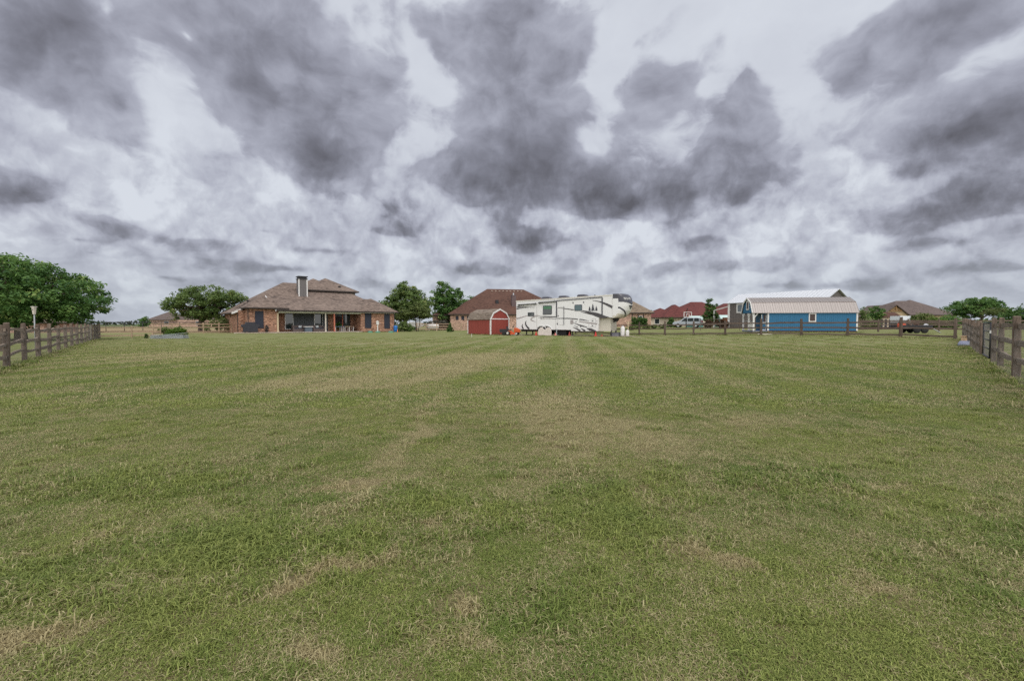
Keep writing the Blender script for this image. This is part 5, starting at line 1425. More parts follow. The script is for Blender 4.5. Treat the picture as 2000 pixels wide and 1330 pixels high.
# ================================================================== grey metal barn with white roof
go = Vector((34.6, 73.0)); gd = (.53, -.85); _l = math.hypot(*gd); gd = (gd[0] / _l, gd[1] / _l)
gb = thing('metal_barn', 'dark grey metal barn with bright white metal roof behind the blue cabin', 'barn', (go.x, go.y, .6), math.atan2(gd[1], gd[0]))
GREYS = rib_mat('grey_barn_siding', (.105, .090, .085), .45, .55, .1, var=.08, depth=.02)
WROOF = rib_mat('white_metal_roof', (.52, .54, .58), .5, .4, .1, 1.0, 0.0, .03, .02, .08)
LG, WG, ZE, ZR = 14.0, 6.4, 4.0, 5.35
MB().prism([(0, -.1), (0, ZE), (WG / 2, ZR), (WG, ZE), (WG, -.1)], 0, LG, 'X').build('wall', GREYS, gb)
mb = MB()
for (a, b) in (((-.25, ZE - .06), (WG / 2, ZR + .10)), ((WG / 2, ZR + .10), (WG + .25, ZE - .06))): mb.prism([a, b, (b[0], b[1] - .07), (a[0], a[1] - .07)], -.25, LG + .30, 'X')
mb.build('roof', WROOF, gb)
mb = MB()
for k in range(29):
    x = -.2 + (LG + .4) * k / 28; mb.beam((x, -.25, ZE - .03), (x, WG / 2, ZR + .13), .03, .03)
mb.build('roof_rib', WROOF, gb)
MB().box(-.03, .30, -.04, -.003, -.1, ZE - .14).build('corner_trim', WHITE, gb); MB().box(-.04, -.003, -.04, .28, -.1, ZE - .14).build('corner_trim', WHITE, gb)
a0, _ = wall_sz(1439, 600, go, gd); b0, _ = wall_sz(1452, 600, go, gd); 
mb = MB(); z0, z1 = 2.35, 3.75
mb.box(a0, a0 + .15, -.06, -.003, z0, z1).box(b0 - .15, b0, -.06, -.003, z0, z1).box(a0 + .15, b0 - .15, -.06, -.003, z0, z0 + .15).box(a0 + .15, b0 - .15, -.06, -.003, z1 - .12, z1)
o = mb.build('window', WHITE, gb); MB().box(a0 + .15, b0 - .15, -.03, -.006, z0 + .15, z1 - .12).build('pane', glass_mat('barn_glass', (.10, .12, .14), .1), o)
for y in (.5, 1.3):
    pass
# awning stub on its left end
mb = MB().prism([(-2.6, 2.75), (0, 3.35), (0, 3.47), (-2.6, 2.87)], .0, .25, 'Y'); mb.build('lean_to_trim', WHITE, gb)
MB().box(-2.6, -2.45, .0, .2, -.1, 2.8).build('lean_to_post', WHITE, gb)
MB().box(-2.4, -.1, 2.2, 2.3, -.1, 1.7).build('lean_to_panel', paint('orange_brown_boards', (.28, .10, .045), .8, .15), gb)

# ================================================================== neighbouring houses
def nhouse(name, label, px, D, rot, w, dp, ze, pitch, brick, shin, z0=None, eave=.5, cat='house', trim=TRIMDK):
    g = ground(px, D); z = g.z if z0 is None else z0
    t = thing(name, label, cat, (g.x, g.y, z), R(rot))
    MB().box(0, w, 0, dp, -.2, ze - .1).build('wall', brick, t)
    return t
def nroof(t, x0, x1, y0, y1, ze, pitch, shin, ridge='auto', gable=False, trim=TRIMDK, name='roof'):
    return MB().hip(x0, x1, y0, y1, ze, pitch, 0, ridge, gable).build(name, [shin, trim], t)
def nwin(t, x0, x1, z0, z1, y=0.0, frame=WHITE, pane=GLASS):
    mb = MB(); w = .08
    mb.box(x0, x0 + w, y - .05, y - .003, z0, z1).box(x1 - w, x1, y - .05, y - .003, z0, z1).box(x0 + w, x1 - w, y - .05, y - .003, z0, z0 + w).box(x0 + w, x1 - w, y - .05, y - .003, z1 - w, z1)
    o = mb.build('window', frame, t); MB().box(x0 + w, x1 - w, y - .03, y - .005, z0 + w, z1 - w).build('pane', pane, o); return o
# big red-brown roof house behind the shed
h = nhouse('brick_house', 'pink brick house with a tall red brown hip roof behind the red shed', 880, 88, 12, 25, 17, 3.1, .62, BRICK_PINK, SHINGLE_RED, z0=0.0)
nroof(h, -.5, 25.5, -.5, 17.5, 3.15, .62, SHINGLE_RED)
nroof(h, -3.4, 6.0, 2.5, 12, 3.0, .55, SHINGLE_RED)
MB().box(-3.0, .1, 3, 11.5, -.2, 2.9).build('wall', BRICK_PINK, h)
for x in (1.0, 2.1, 3.2): nwin(h, x, x + .55, 2.0, 2.75, 0, SCREEN, SCREEN)
for k in range(9):
    x = 9.4 + k * .80; y = 7.7; z = 3.15 + .62 * (min(y, 9) + .5)
    MB().box(x - .15, x + .15, y - .25, y + .1, z - .08, z + .14).build('ridge_vent', paint('pale_vent', (.34, .26, .22), .7), h)
x_ = 12.6; MB().box(x_, x_ + .85, 2.1, 3.2, 3.2, 7.1).build('chimney', rib_mat('mauve_siding', (.11, .075, .078), .2, .7), h)
MB().lathe([(.12, 7.1), (.12, 7.4), (.2, 7.42), (0, 7.55)], (x_ + .4, 2.6, 0), 8).build('chimney_cap', STEEL, h)
MB().box(9.4, 10.0, 3.0, 3.6, 5.2, 6.1).build('roof_vent', BLACKP, h)
# house far left behind the oak
h = nhouse('brick_house', 'low brown brick house with grey brown roof far behind the left oak tree', 291, 215, 8, 30, 18, 3.2, .6, BRICK_PINK, SHINGLE_GREY, z0=0)
nroof(h, -.8, 12.5, -.8, 14, 3.2, .62, SHINGLE_GREY); nroof(h, 4, 31, 4.5, 18.5, 3.2, .55, SHINGLE_GREY)
nwin(h, 6.6, 8.6, .7, 2.6, 0); nwin(h, 20.4, 22.6, .7, 2.6, 0)
# house bit under the far-left tree
h = nhouse('brick_house', 'low tan brick house half hidden beneath the far left tree', -90, 62, 20, 9.5, 9, 1.7, .5, BRICK_PINK, SHINGLE_TAN, z0=-.3); nroof(h, -.5, 10.0, -.5, 9.5, 1.75, .2, SHINGLE_TAN)
# tan-roof house right of the camper
h = nhouse('brick_house', 'tan roofed brick house with stone chimney right of the camper', 1200, 92, -6, 7.2, 12, 2.9, .6, BRICK_PINK, SHINGLE_TAN)
nroof(h, -8.5, 7.8, -.5, 11, 2.95, .66, SHINGLE_TAN)
MB().box(3.6, 4.4, 7.0, 7.9, 3, 6.1).build('chimney', paint('pale_stone', (.46, .40, .33), .9, .2, 3), h); MB().box(3.85, 4.15, 7.25, 7.6, 6.1, 6.45).build('chimney_cap', BLACKM, h)
for x in (3.4, 4.6, 5.6): MB().box(x, x + .18, -.05, .0, 0, 2.7).build('porch_post', TRIMDK, h)
nwin(h, 4.8, 5.5, .9, 2.3, 0)
# maroon roofed houses
h = nhouse('brick_house', 'wide house with maroon shingle roof behind the basketball hoop', 1262, 112, -4, 22, 14, 2.2, .6, paint('cream_brick', (.50, .43, .36), .9, .15), SHINGLE_MAROON)
nroof(h, -.6, 9.5, -.6, 10, 2.25, .48, SHINGLE_MAROON); nroof(h, 5.5, 23, -.2, 14.5, 2.5, .52, SHINGLE_MAROON); nroof(h, 3.6, 11.8, -1.2, 10, 2.3, .78, SHINGLE_MAROON, 'Y')
nwin(h, 2.0, 3.2, .6, 1.9, 0)
h = nhouse('brick_house', 'maroon roofed house partly hidden behind the grey barn', 1398, 118, 6, 14, 10, 2.6, .6, paint('cream_brick', (.50, .43, .36), .9, .15), SHINGLE_MAROON)
nroof(h, -.6, 14.6, -.6, 10.6, 2.7, .62, SHINGLE_MAROON)
# teal roofed outbuildings
TEAL = rib_mat('teal_metal', (.07, .23, .23), .4, .5, .1)
def outb(name, label, px, D, rot, w, dp, ze, zr, wallm, roofm, gable=True, front='X'):
    g = ground(px, D); t = thing(name, label, 'outbuilding', g, R(rot))
    MB().prism([(0, -.1), (0, ze), (dp / 2, zr), (dp, ze), (dp, -.1)], 0, w, 'X').build('wall', wallm, t)
    mb = MB()
    for (a, b) in (((-.2, ze - .04), (dp / 2, zr + .06)), ((dp / 2, zr + .06), (dp + .2, ze - .04))): mb.prism([a, b, (b[0], b[1] - .06), (a[0], a[1] - .06)], -.2, w + .2, 'X')
    mb.build('roof', roofm, t); return t
outb('garden_shed', 'small shed with pale teal roof right of the basketball hoop', 1352, 88, 0, 2.1, 3, 1.5, 2.15, TEAL, paint('pale_teal_roof', (.40, .52, .50), .5))
outb('garden_shed', 'teal walled shed between the bushes and the grey barn', 1400, 92, 0, 2.6, 3, 1.7, 2.4, TEAL, paint('pale_teal_roof', (.40, .52, .50), .5))
# tan house on the right with timber gable
TANW = paint('tan_stucco', (.40, .31, .20), .9, .1)
h = nhouse('stucco_house', 'large tan house with timber gable and grey brown roof at the right', 1758, 118, 0, 14.5, 14, 3.0, .6, TANW, SHINGLE_GREY)
nroof(h, -3.0, 15.0, -.6, 14.6, 3.0, .52, SHINGLE_GREY); nroof(h, 2.5, 14.5, 1, 13.5, 3.6, .60, SHINGLE_GREY)
MB().prism([(-6.4, 0), (-6.4, 2.9), (-2.8, 5.2), (.6, 2.9), (.6, 0)], -1.6, 7.0, 'Y').build('gable_wall', TANW, h)
mb = MB()
for (a, b) in (((-7.0, 2.55), (-2.8, 5.6)), ((-2.8, 5.6), (1.2, 2.55))): mb.prism([a, b, (b[0], b[1] - .22), (a[0], a[1] - .22)], -2.1, 7.5, 'Y')
mb.build('gable_roof', SHINGLE_GREY, h)
mb = MB().beam((-4.3, -1.85, 4.0), (-1.3, -1.85, 4.0), .15, .2).beam((-2.8, -1.85, 4.1), (-2.8, -1.85, 5.2), .2, .15).beam((-4.0, -1.85, 4.1), (-2.9, -1.85, 4.8), .12, .12).beam((-1.6, -1.85, 4.1), (-2.7, -1.85, 4.8), .12, .12)
mb.build('gable_timber', wood_mat('brown_timber', (.20, .11, .05), (.32, .19, .09)), h)
b_ = outb('garage', 'beige garage with brown roof standing before the tan house', 1714, 92, -4, 4.7, 5, 2.0, 3.0, paint('beige_wall', (.50, .42, .33), .9, .1), SHINGLE_RED)
mb = MB()
for x in (.5, 1.3, 2.1): b_ and MB().box(x, x + .45, -.03, -.003, 0, 1.55).build('garage_opening', SCREEN, b_)
# white box trailer behind
t = thing('box_trailer', 'white box trailer standing behind the loaded flatbed trailer', 'trailer', ground(1757, 78), R(-3))
MB().box(0, 1.75, 0, 2.2, .75, 2.0).build('box', paint('trailer_white', (.66, .70, .76), .4, .05), t); MB().box(0.05, 1.7, .1, 2.1, .55, .75).build('chassis', BLACKM, t)
for x in (.55, 1.2): MB().lathe([(0, -.1), (.3, -.1), (.3, .1), (0, .1)], (x, .0, .3), 16, axis='Y').build('wheel', RUBBER, t)
# flatbed utility trailer with junk
FB = ground(1784, 45.5); t = thing('flatbed_trailer', 'dark flatbed trailer loaded with scrap beyond the back fence', 'trailer', FB, R(-6))
MB().box(-1.55, 1.15, -.8, .8, .42, .50).box(-1.55, 1.15, -.84, -.80, .50, .80).box(-1.55, 1.15, .80, .84, .50, .80).build('bed', BLACKM, t)
for x in (-.35, .35):
    for y in (-.92, .92): 
        w = MB().lathe([(.1, -.1), (.30, -.1), (.32, -.06), (.32, .06), (.30, .1), (.1, .1)], (x, y, .32), 18, axis='Y').build('wheel', RUBBER, t, smooth=True); MB().lathe([(0, -.06), (.16, -.06), (.16, .06), (0, .06)], (x, y, .32), 12, axis='Y').build('rim', STEEL, w)
MB().tube([(1.15, -.5, .42), (1.75, 0, .40), (2.0, 0, .40)], .04, 6).tube([(1.15, .5, .42), (1.75, 0, .40)], .04, 6).build('drawbar', BLACKM, t)
MB().beam((1.2, -.7, .46), (1.75, -.95, .05), .5, .04).build('ramp', STEEL, t)
def load(nm, label, cat, mbs, m, off, sm=False):
    o = solo(mbs, nm, m, label, cat, FB + Vector(off), R(-6)); 
    if sm: o.data.shade_smooth()
    return o
load('fuel_can', 'orange red fuel can on the rear of the flatbed trailer', 'fuel can', MB().prism([(-.2, 0), (.2, 0), (.24, .35), (.1, .52), (-.16, .55), (-.24, .3)], -.25, .25, 'Y'), paint('orange_red_plastic', (.55, .10, .05), .5), (-1.2, 0, .505))
rnd = random.Random(6)
mb = MB()
for k in range(16):
    x, z = rnd.uniform(-.6, .5), rnd.uniform(0, .25); a = rnd.uniform(-.5, .5)
    mb.beam((x, rnd.uniform(-.5, .5), z), (x + rnd.uniform(-.5, .5), rnd.uniform(-.5, .5), z + rnd.uniform(.1, .5)), .07, .07)
load('scrap_heap', 'tangled brown scrap heaped on the middle of the flatbed trailer', 'scrap', mb, paint('rusty_scrap', (.15, .09, .07), .8, .4, 9), (0, 0, .53))
load('engine_block', 'dark machine with curved hose on the flatbed trailer', 'machine', MB().prism([(-.3, 0), (.25, 0), (.32, .3), (.1, .5), (-.2, .55), (-.34, .3)], -.3, .3, 'Y'), paint('dark_machine', (.05, .05, .045), .6, .3), (-.45, .1, .505))
load('wheel_hub', 'pale round wheel standing at the front of the flatbed trailer', 'wheel', MB().lathe([(0, -.07), (.20, -.07), (.22, 0), (.20, .07), (0, .07)], (0, 0, .22), 18, axis='Y'), paint('pale_rim', (.55, .55, .60), .5), (.78, -.5, .505))
load('tarp_bundle', 'pale crumpled tarp draped on the front end of the flatbed trailer', 'tarp', MB().prism([(-.3, 0), (.45, 0), (.4, .10), (.1, .30), (-.15, .36), (-.3, .2)], -.4, .3, 'Y'), paint('pale_tarp', (.50, .54, .53), .8, .15, bump=.5), (1.2, 0, .43))
# basketball hoop
g = ground(1343, 66); t = thing('basketball_hoop', 'basketball hoop with white framed clear backboard beside the silver minivan', 'basketball hoop', g, R(4))
MB().tube([(0, .5, -.1), (0, .5, 2.4), (0, .15, 3.0)], .07, 8).build('pole', BLACKM, t)
w, h0, h1 = .60, 1.72, 2.48
mb = MB().box(-w, w, 0, .04, h0, h0 + .07).box(-w, w, 0, .04, h1 - .07, h1).box(-w, -w + .08, 0, .04, h0 + .07, h1 - .07).box(w - .08, w, 0, .04, h0 + .07, h1 - .07)
mb.box(-.24, .24, 0, .04, h0 + .42, h0 + .47).box(-.24, -.19, 0, .04, h0 + .12, h0 + .42).box(.19, .24, 0, .04, h0 + .12, h0 + .42)
o = mb.build('backboard', WHITE, t)
MB().tube([(.22 * math.cos(R(a)), -.25 + .22 * math.sin(R(a)), h0 + .1) for a in range(0, 361, 30)], .015, 6).build('rim', paint('rim_orange', (.5, .15, .05), .5), t)
# minivan
def van(label, loc, rz, col):
    t = thing('minivan', label, 'minivan', loc, rz)
    pr = [(-2.3, .35), (-2.35, .75), (-2.25, 1.05), (-2.0, 1.65), (-1.6, 1.76), (.4, 1.76), (1.2, 1.15), (2.2, .95), (2.4, .70), (2.4, .35)]
    o = MB().prism(pr, -.9, .9, 'Y').build('body', col, t); bv = o.modifiers.new('b', 'BEVEL'); bv.width = .09; bv.segments = 3; bv.angle_limit = R(20)
    for y, s in ((-.905, -1), (.905, 1)):
        for (a, b, c, d) in ((-2.0, -1.15, -1.9, -1.2), (-1.05, -.15, -1.05, -.15), (-.05, .95, -.05, .38)):
            MB().prism([(a, 1.08), (b, 1.08), (d, 1.60), (c, 1.60)], min(y, y + s * .01), max(y, y + s * .01), 'Y').build('window', GLASS, t)
        for x in (-1.45, 1.45):
            w = MB().lathe([(.12, -.11), (.32, -.11), (.34, -.07), (.34, .07), (.32, .11), (.12, .11)], (x, y * .93, .34), 20, axis='Y').build('wheel', RUBBER, t, smooth=True)
            MB().lathe([(0, -.12), (.2, -.12), (.2, .12), (0, .12)], (x, y * .93, .34), 14, axis='Y').build('rim', STEEL, w)
    for y in (-.6, .6):
        MB().box(-2.37, -2.30, y - .12, y + .12, .85, 1.2).build('tail_light', paint('tail_red', (.4, .02, .02), .3), t); MB().box(2.33, 2.42, y - .18, y + .18, .62, .78).build('headlight', STEEL, t)
    MB().beam((-2.30, 0, 1.12), (-2.06, 0, 1.58), 1.4, .03).build('rear_window', GLASS, t)
    MB().box(-2.42, -2.3, -.85, .85, .38, .58).build('bumper', paint('van_bumper', (.12, .12, .13), .5), t)
    return t
van('silver minivan parked beyond the rail fence under the basketball hoop', ground(1343, 80), R(150), paint('silver_paint', (.36, .39, .44), .3, .05, metal=.3))
# large white propane tank on its side
g = ground(845, 86); t = thing('propane_storage_tank', 'long white propane storage tank lying behind the tan fence', 'propane tank', g, R(20))
MB().lathe([(.0, -1.2), (.32, -1.13), (.5, -.95), (.55, -.75), (.55, .75), (.5, .95), (.32, 1.13), (0, 1.2)], (0, 0, .75), 24, axis='X').build('tank', WHITE, t, smooth=True)
for x in (-.7, .7): MB().box(x - .1, x + .1, -.35, .35, 0, .3).build('foot', CONC, t)
MB().lathe([(.12, 1.28), (.12, 1.45), (0, 1.48)], n=12).build('valve_cover', WHITE, t)
t = thing('parked_boat', 'white covered boat behind the trees right of the brick house', 'boat', ground(812, 92), R(8))
MB().prism([(-1.6, .5), (-1.7, 1.2), (1.3, 1.25), (2.0, 1.3), (1.2, .6), (.6, .45)], -.8, .8, 'Y').build('hull', WHITE, t); MB().prism([(-1.6, 1.26), (-1.2, 1.6), (.8, 1.7), (1.6, 1.33)], -.7, .7, 'Y').build('cover', WHITE, t)
for y in (-.7, .7): MB().lathe([(0, -.1), (.3, -.1), (.3, .1), (0, .1)], (0, y, .3), 14, axis='Y').build('wheel', RUBBER, t)

# ================================================================== trees and shrubs
LF_A = leaf_mat('oak_leaf', (.032, .085, .024), (.150, .260, .068), (.30, .38, .13))
LF_B = leaf_mat('elm_leaf', (.050, .090, .026), (.190, .265, .078), (.32, .34, .13))
LF_C = leaf_mat('pale_leaf', (.065, .095, .028), (.165, .205, .065))
LF_D = leaf_mat('yellow_green_leaf', (.035, .075, .008), (.13, .22, .03))
LF_E = leaf_mat('conifer_leaf', (.026, .068, .016), (.105, .185, .045))
LF_P = leaf_mat('purple_leaf', (.035, .018, .012), (.11, .065, .035))
LF_G = leaf_mat('grey_plume', (.10, .10, .075), (.26, .24, .20))
def T(name, label, px, D, blobs, leafm, **k):
    return tree(name, label, ground(px, D), blobs, (leafm, BARK), **k)
# big spreading tree, far left: placed beyond the left fence
T('shade_tree', 'huge rounded dark green tree filling the far left edge behind the split-rail fence', 40, 33.5,
  [(0, 0, 3.3, 4.4, 3.8, 2.1), (-3.0, .5, 3.8, 3.2, 3.0, 2.4), (2.6, 0, 3.3, 2.7, 2.8, 1.9), (-5.8, 0, 3.3, 2.6, 2.6, 2.4), (.2, -1.0, 4.65, 2.6, 2.4, 1.5), (4.2, .2, 2.6, 1.6, 1.8, 1.2), (1.8, -.8, 2.3, 2.8, 2.4, 1.3), (-2.6, -1.2, 2.1, 3.4, 2.6, 1.3), (-1.0, -.5, 5.0, 1.8, 1.6, 1.25)],
  LF_A, clumps=950, per=60, leaf=.115, seed=3, trunk_r=.34, trunk_h=1.2, clump_r=.50, limbs=30, shell=.62, flat=.45)
T('shade_tree', 'broad open oak tree with low limbs left of the brick house', 393, 70,
  [(0, 0, 4.1, 3.7, 3.2, 2.2), (3.2, 0, 5.0, 3.2, 2.6, 1.45), (-3.2, 0, 3.5, 2.4, 2.2, 1.5), (.6, 0, 5.6, 3.4, 2.6, 1.55), (5.3, 0, 5.2, 1.8, 1.6, .8), (-4.6, 0, 3.9, 1.3, 1.2, .8), (-4.3, 0, 5.1, .7, .7, .35), (2.6, 0, 2.9, 3.4, 2.4, 1.3), (-2.0, 0, 6.2, 1.2, 1.2, .7)],
  LF_B, clumps=420, per=46, leaf=.16, seed=12, trunk_r=.40, trunk_h=1.6, clump_r=.62, limbs=34, shell=.45)
T('shade_tree', 'tall rounded tree with yellow tinged top right of the brick house', 793, 84,
  [(0, 0, 5.4, 3.9, 3.4, 2.7), (-2.6, 0, 3.9, 2.7, 2.4, 1.9), (2.4, 0, 4.2, 2.6, 2.4, 2.0), (.2, 0, 7.0, 2.0, 2.0, 1.7), (-1.2, 0, 3.0, 3.2, 2.6, 1.6)],
  LF_B, clumps=400, per=46, leaf=.19, seed=22, trunk_r=.35, trunk_h=1.5, clump_r=.70, limbs=24, shell=.4)
T('pointed_tree', 'tall pointed dark green tree between the houses', 873, 92,
  [(0, 0, 4.6, 2.6, 2.3, 2.6), (-.4, 0, 7.6, 1.5, 1.4, 2.4), (1.9, 0, 6.5, 1.3, 1.2, 1.9), (-2.2, 0, 6.2, 1.1, 1.1, 1.6), (.6, 0, 3.0, 3.0, 2.4, 1.6)],
  LF_A, clumps=360, per=46, leaf=.19, seed=31, trunk_r=.3, trunk_h=1.4, clump_r=.62, limbs=24, shell=.4)
T('pointed_tree', 'low dark tree tucked behind the pink brick house roof', 908, 104, [(0, 0, 4.6, 2.9, 2.2, 2.6), (1.4, 0, 6.0, 1.2, 1.2, 1.4)], LF_A, clumps=120, per=36, leaf=.22, seed=33, trunk_r=.25, clump_r=.65)
T('small_tree', 'small pale green tree leaning right of the brick house', 815, 74,
  [(0, 0, 3.2, 2.0, 1.6, 1.2), (-1.7, 0, 2.7, 1.3, 1.2, .9), (1.2, 0, 2.9, 1.3, 1.2, 1.0), (.2, 0, 4.0, 1.3, 1.0, .8)], LF_C, clumps=120, per=44, leaf=.13, seed=41, trunk_r=.10, trunk_h=1.0, clump_r=.42, limbs=16, shell=.3, stems=3)
T('small_tree', 'slim pale green tree beside the house corner', 790, 73, [(0, 0, 2.9, 1.1, 1.0, 1.0), (-.5, 0, 2.2, .9, .8, .7)], LF_C, clumps=60, per=40, leaf=.12, seed=42, trunk_r=.07, trunk_h=.9, clump_r=.38, limbs=8, shell=.3)
def shrub(label, px, D, blobs, leafm, clumps, per, leaf, seed, cr, cat='shrub', name='shrub', group=None):
    t = thing(name, label, cat, ground(px, D), 0, group)
    crown_mesh('foliage', blobs, t, leafm, clumps, per, leaf, seed, cr, .3, .3)
    mb = MB(); rnd = random.Random(seed)
    for k in range(5):
        b = blobs[k % len(blobs)]; mb.tube([(rnd.uniform(-.1, .1), rnd.uniform(-.1, .1), -.05), (b[0] * .6 + rnd.uniform(-.2, .2), b[1] + rnd.uniform(-.2, .2), b[2])], [.03, .012], 5)
    mb.build('stem', BARK, t); return t
shrub('rounded bright green bush behind the metal panels', 343, 41, [(0, 0, .45, .62, .55, .42), (.35, 0, .62, .45, .4, .36), (-.45, 0, .35, .45, .4, .3), (.75, 0, .5, .35, .3, .25)], LF_D, 90, 40, .06, 51, .2)
shrub('small pale bush just left of the bright green bush', 322, 45, [(0, 0, .55, .45, .4, .38)], LF_C, 30, 30, .07, 52, .2)
shrub('tiny dark evergreen sapling on the lawn near the back left fence', 285.5, 38.5, [(0, 0, .12, .16, .16, .12), (0, 0, .28, .10, .10, .14)], LF_E, 22, 20, .04, 53, .09, 'sapling', 'sapling')
shrub('round shrub by the left wall of the brick house', 428, 66, [(0, 0, 1.2, 1.3, 1.0, 1.0), (-1.2, 0, .9, 1.0, .9, .8), (1.1, 0, 1.0, .9, .8, .8)], LF_C, 70, 36, .11, 54, .35)
shrub('wide green shrub beside the far left brick house', 281, 190, [(0, 0, 1.6, 2.6, 2.2, 1.7), (.6, 0, 2.6, 1.8, 1.8, 1.8)], LF_A, 60, 34, .26, 55, .8)
shrub('bushy dark shrub right of the blue barrel', 788, 72, [(0, 0, .8, .9, .8, .85), (-.5, 0, .5, .6, .6, .5), (.8, 0, .55, .8, .7, .55)], LF_B, 80, 34, .09, 56, .3)
shrub('low green shrub right of the blue barrel shrub', 800, 74, [(0, 0, .5, 1.0, .8, .5)], LF_E, 40, 30, .09, 57, .28)
shrub('grey plumed grass clump before the pink brick house', 857, 90, [(-.8, 0, 1.3, 1.5, 1.0, .75), (1.0, 0, 1.35, 1.5, 1.0, .7)], LF_G, 90, 40, .12, 58, .38, 'ornamental grass', 'ornamental_grass')
def conifer(label, px, D, h, w, seed, leafm=LF_E, cat='conifer', n=120):
    g = ground(px, D); t = thing('conifer', label, cat, g, 0)
    bl = [(0, 0, h * (.12 + .82 * k / 7), w * (1 - k / 7.6) * .5, w * (1 - k / 7.6) * .5, h * .11) for k in range(8)]
    crown_mesh('crown', bl, t, leafm, n, 34, .05 + .02 * h, seed, .10 * h, .4, .25)
    MB().tube([(0, 0, -.05), (0, 0, h * .9)], [.06 * w, .01], 6).build('trunk', BARK, t); return t
conifer('small dark conifer standing before the tan fence left of the red shed', 879, 70, 1.35, 1.1, 61)
conifer('small dense conifer left of the minivan', 1311, 84, 2.3, 1.9, 62)
T('conical_tree', 'bright green upright tree left of the grey metal barn', 1386, 76,
  [(0, 0, 1.7, 1.25, 1.2, 1.1), (0, 0, 2.9, 1.0, 1.0, 1.0), (-.15, 0, 4.0, .55, .55, .9), (.7, 0, 3.6, .35, .35, .9), (.9, 0, 1.9, .8, .8, .8)], LF_E, clumps=130, per=42, leaf=.12, seed=63, trunk_r=.1, trunk_h=.7, clump_r=.36, limbs=12, shell=.3)
for i, (px, D, w) in enumerate(((1239, 84, 1.0), (1250, 84, 1.1), (1259, 84.5, .8))):
    shrub(('tall rounded evergreen bush, left of three before the tan roofed house', 'tall rounded evergreen bush, middle of three before the tan roofed house', 'tall rounded evergreen bush, right of three before the tan roofed house')[i], px, D, [(0, 0, .8, w * .75, .6, .7), (0, 0, 1.35, w * .6, .5, .55)], LF_E, 60, 34, .10, 64 + i, .3, group='evergreen bushes before the tan roofed house')
shrub('purple leaved shrub at the left of the pair beside the grey barn', 1382, 72, [(0, 0, .7, .85, .7, .6)], LF_P, 50, 34, .10, 70, .28)
shrub('purple leaved shrub at the right of the pair beside the grey barn', 1406, 73, [(0, 0, .75, .95, .7, .65), (.9, 0, .6, .6, .5, .5)], LF_P, 60, 34, .10, 71, .28)
for k, (px, D, m, lab) in enumerate(((1233, 66, LF_C, 'low pale green shrub beside the propane cylinders'), (1245, 68, LF_B, 'low dark shrub behind the rail fence near the camper neck'), (1262, 67, LF_C, 'low light shrub behind the second rail fence span'), (1277, 70, LF_B, 'low rounded shrub left of the small conifer'), (1293, 70, LF_C, 'low pale shrub between the fence and the maroon roof'), (1322, 82, LF_B, 'leafy shrub touching the rear of the minivan'))):
    shrub(lab, px, D, [(0, 0, .32, .55, .4, .34)], m, 26, 26, .08, 80 + k, .2)
# around the blue cabin and to the right
T('small_tree', 'thin yellow green sapling tree behind the right end of the blue cabin', 1686, 62, [(0, 0, 1.6, .8, .7, 1.2), (-.3, 0, 2.6, .5, .4, .5)], LF_B, clumps=60, per=26, leaf=.08, seed=90, trunk_r=.05, clump_r=.28, stems=3, shell=.2)
T('round_tree', 'small round dark tree between the blue cabin and the tan house', 1711, 92, [(0, 0, 3.0, 1.5, 1.4, 1.15), (-.4, 0, 2.2, 1.3, 1.2, .9)], LF_A, clumps=90, per=40, leaf=.14, seed=91, trunk_r=.12, trunk_h=1.0, clump_r=.42, limbs=10)
for k, (px, D, w, h, m, lab) in enumerate(((1778, 80, 2.0, 2.0, LF_C, 'pale green bush above the white box trailer'), (1798, 78, 2.4, 2.6, LF_C, 'large yellow green bush in front of the tan house roof'), (1822, 78, 2.2, 2.0, LF_D, 'bright green bush right of the tan house dormer'), (1846, 80, 2.2, 2.2, LF_A, 'dark green bush left of the spreading tree'), (1868, 82, 2.2, 1.9, LF_B, 'mid green bush beneath the spreading tree'), (1700, 76, 1.6, 1.2, LF_B, 'low scrubby bush right of the blue cabin'))):
    shrub(lab, px, D, [(0, 0, h * .5, w * .8, w * .5, h * .5), (w * .4, 0, h * .4, w * .6, w * .5, h * .4), (-w * .4, 0, h * .4, w * .6, w * .5, h * .4)], m, 110, 36, .13, 100 + k, .42)
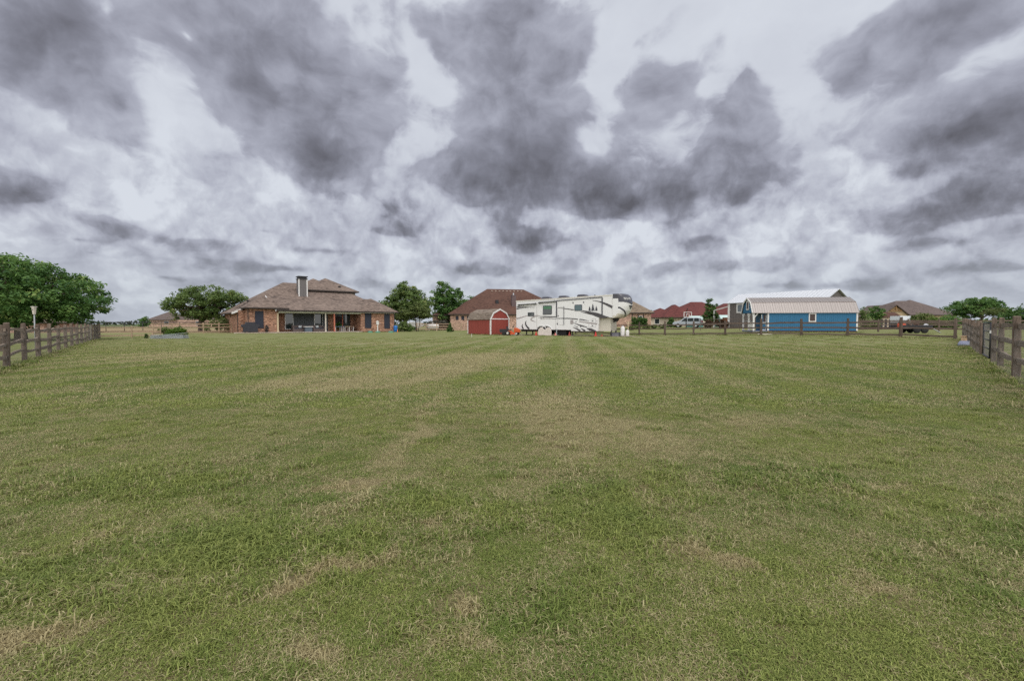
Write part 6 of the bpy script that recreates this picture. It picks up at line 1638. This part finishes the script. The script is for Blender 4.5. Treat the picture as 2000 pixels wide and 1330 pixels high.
T('spreading_tree', 'wide flat topped dark green tree beyond the right fence corner', 1907, 84,
  [(0, 0, 4.0, 4.0, 3.2, 1.15), (-3.0, 0, 3.4, 2.6, 2.4, 1.0), (2.6, 0, 3.7, 2.4, 2.2, .95), (.3, 0, 4.7, 3.0, 2.4, .75), (-2.0, 0, 2.6, 2.0, 1.8, .9)],
  LF_A, clumps=260, per=46, leaf=.16, seed=95, trunk_r=.28, trunk_h=1.5, clump_r=.55, limbs=26, shell=.4, stems=3)
T('spreading_tree', 'paler spreading small tree just right of the big flat topped tree', 1946, 78, [(0, 0, 2.7, 1.8, 1.4, .7), (1.4, 0, 2.5, 1.2, 1.0, .5), (-1.2, 0, 2.5, 1.0, 1, .5)], LF_C, clumps=90, per=36, leaf=.12, seed=96, trunk_r=.12, trunk_h=1.1, clump_r=.36, limbs=14, stems=3)
T('round_tree', 'dark green tree cut by the right edge of the photo', 2012, 70, [(0, 0, 2.2, 2.2, 1.8, 1.7), (-2.4, 0, 1.8, 2.0, 1.6, 1.2), (-4.0, 0, 1.3, 1.2, 1.2, .9)], LF_E, clumps=180, per=40, leaf=.13, seed=97, trunk_r=.2, trunk_h=1.0, clump_r=.42, limbs=10)
T('small_tree', 'small leafy tree behind the tan roofed house chimney', 1263, 118, [(0, 0, 3.2, 1.6, 1.4, 1.3)], LF_A, clumps=60, per=34, leaf=.16, seed=98, trunk_r=.12, clump_r=.42)
shrub('rounded dark bush seen between posts under the spreading tree', 1925, 60, [(0, 0, .8, .9, .8, .8)], LF_A, 50, 32, .10, 110, .3)
# far tree line on the horizon: one mass nobody could count
def treeline():
    blobs = []; rg = random.Random(9)
    az = -62.0
    while az < 62:
        D = rg.uniform(520, 760); hgt_ = rg.uniform(2.2, 4.6) * (1.35 if az > 5 else 1.0)
        x, y = math.sin(R(az)) * D, math.cos(R(az)) * D
        blobs.append((x, y, hgt_ * .45 + .4, rg.uniform(9, 22), rg.uniform(6, 10), hgt_ * .6)); az += rg.uniform(.6, 1.4)
    o, _ = crown_mesh('far_treeline', blobs, None, leaf_mat('far_leaf', (.035, .055, .032), (.075, .10, .055)), 2600, 12, 1.0, 8, 1.6, .2, .3)
    tag(o, 'low line of distant trees along the horizon', 'tree line', kind='stuff')
treeline()
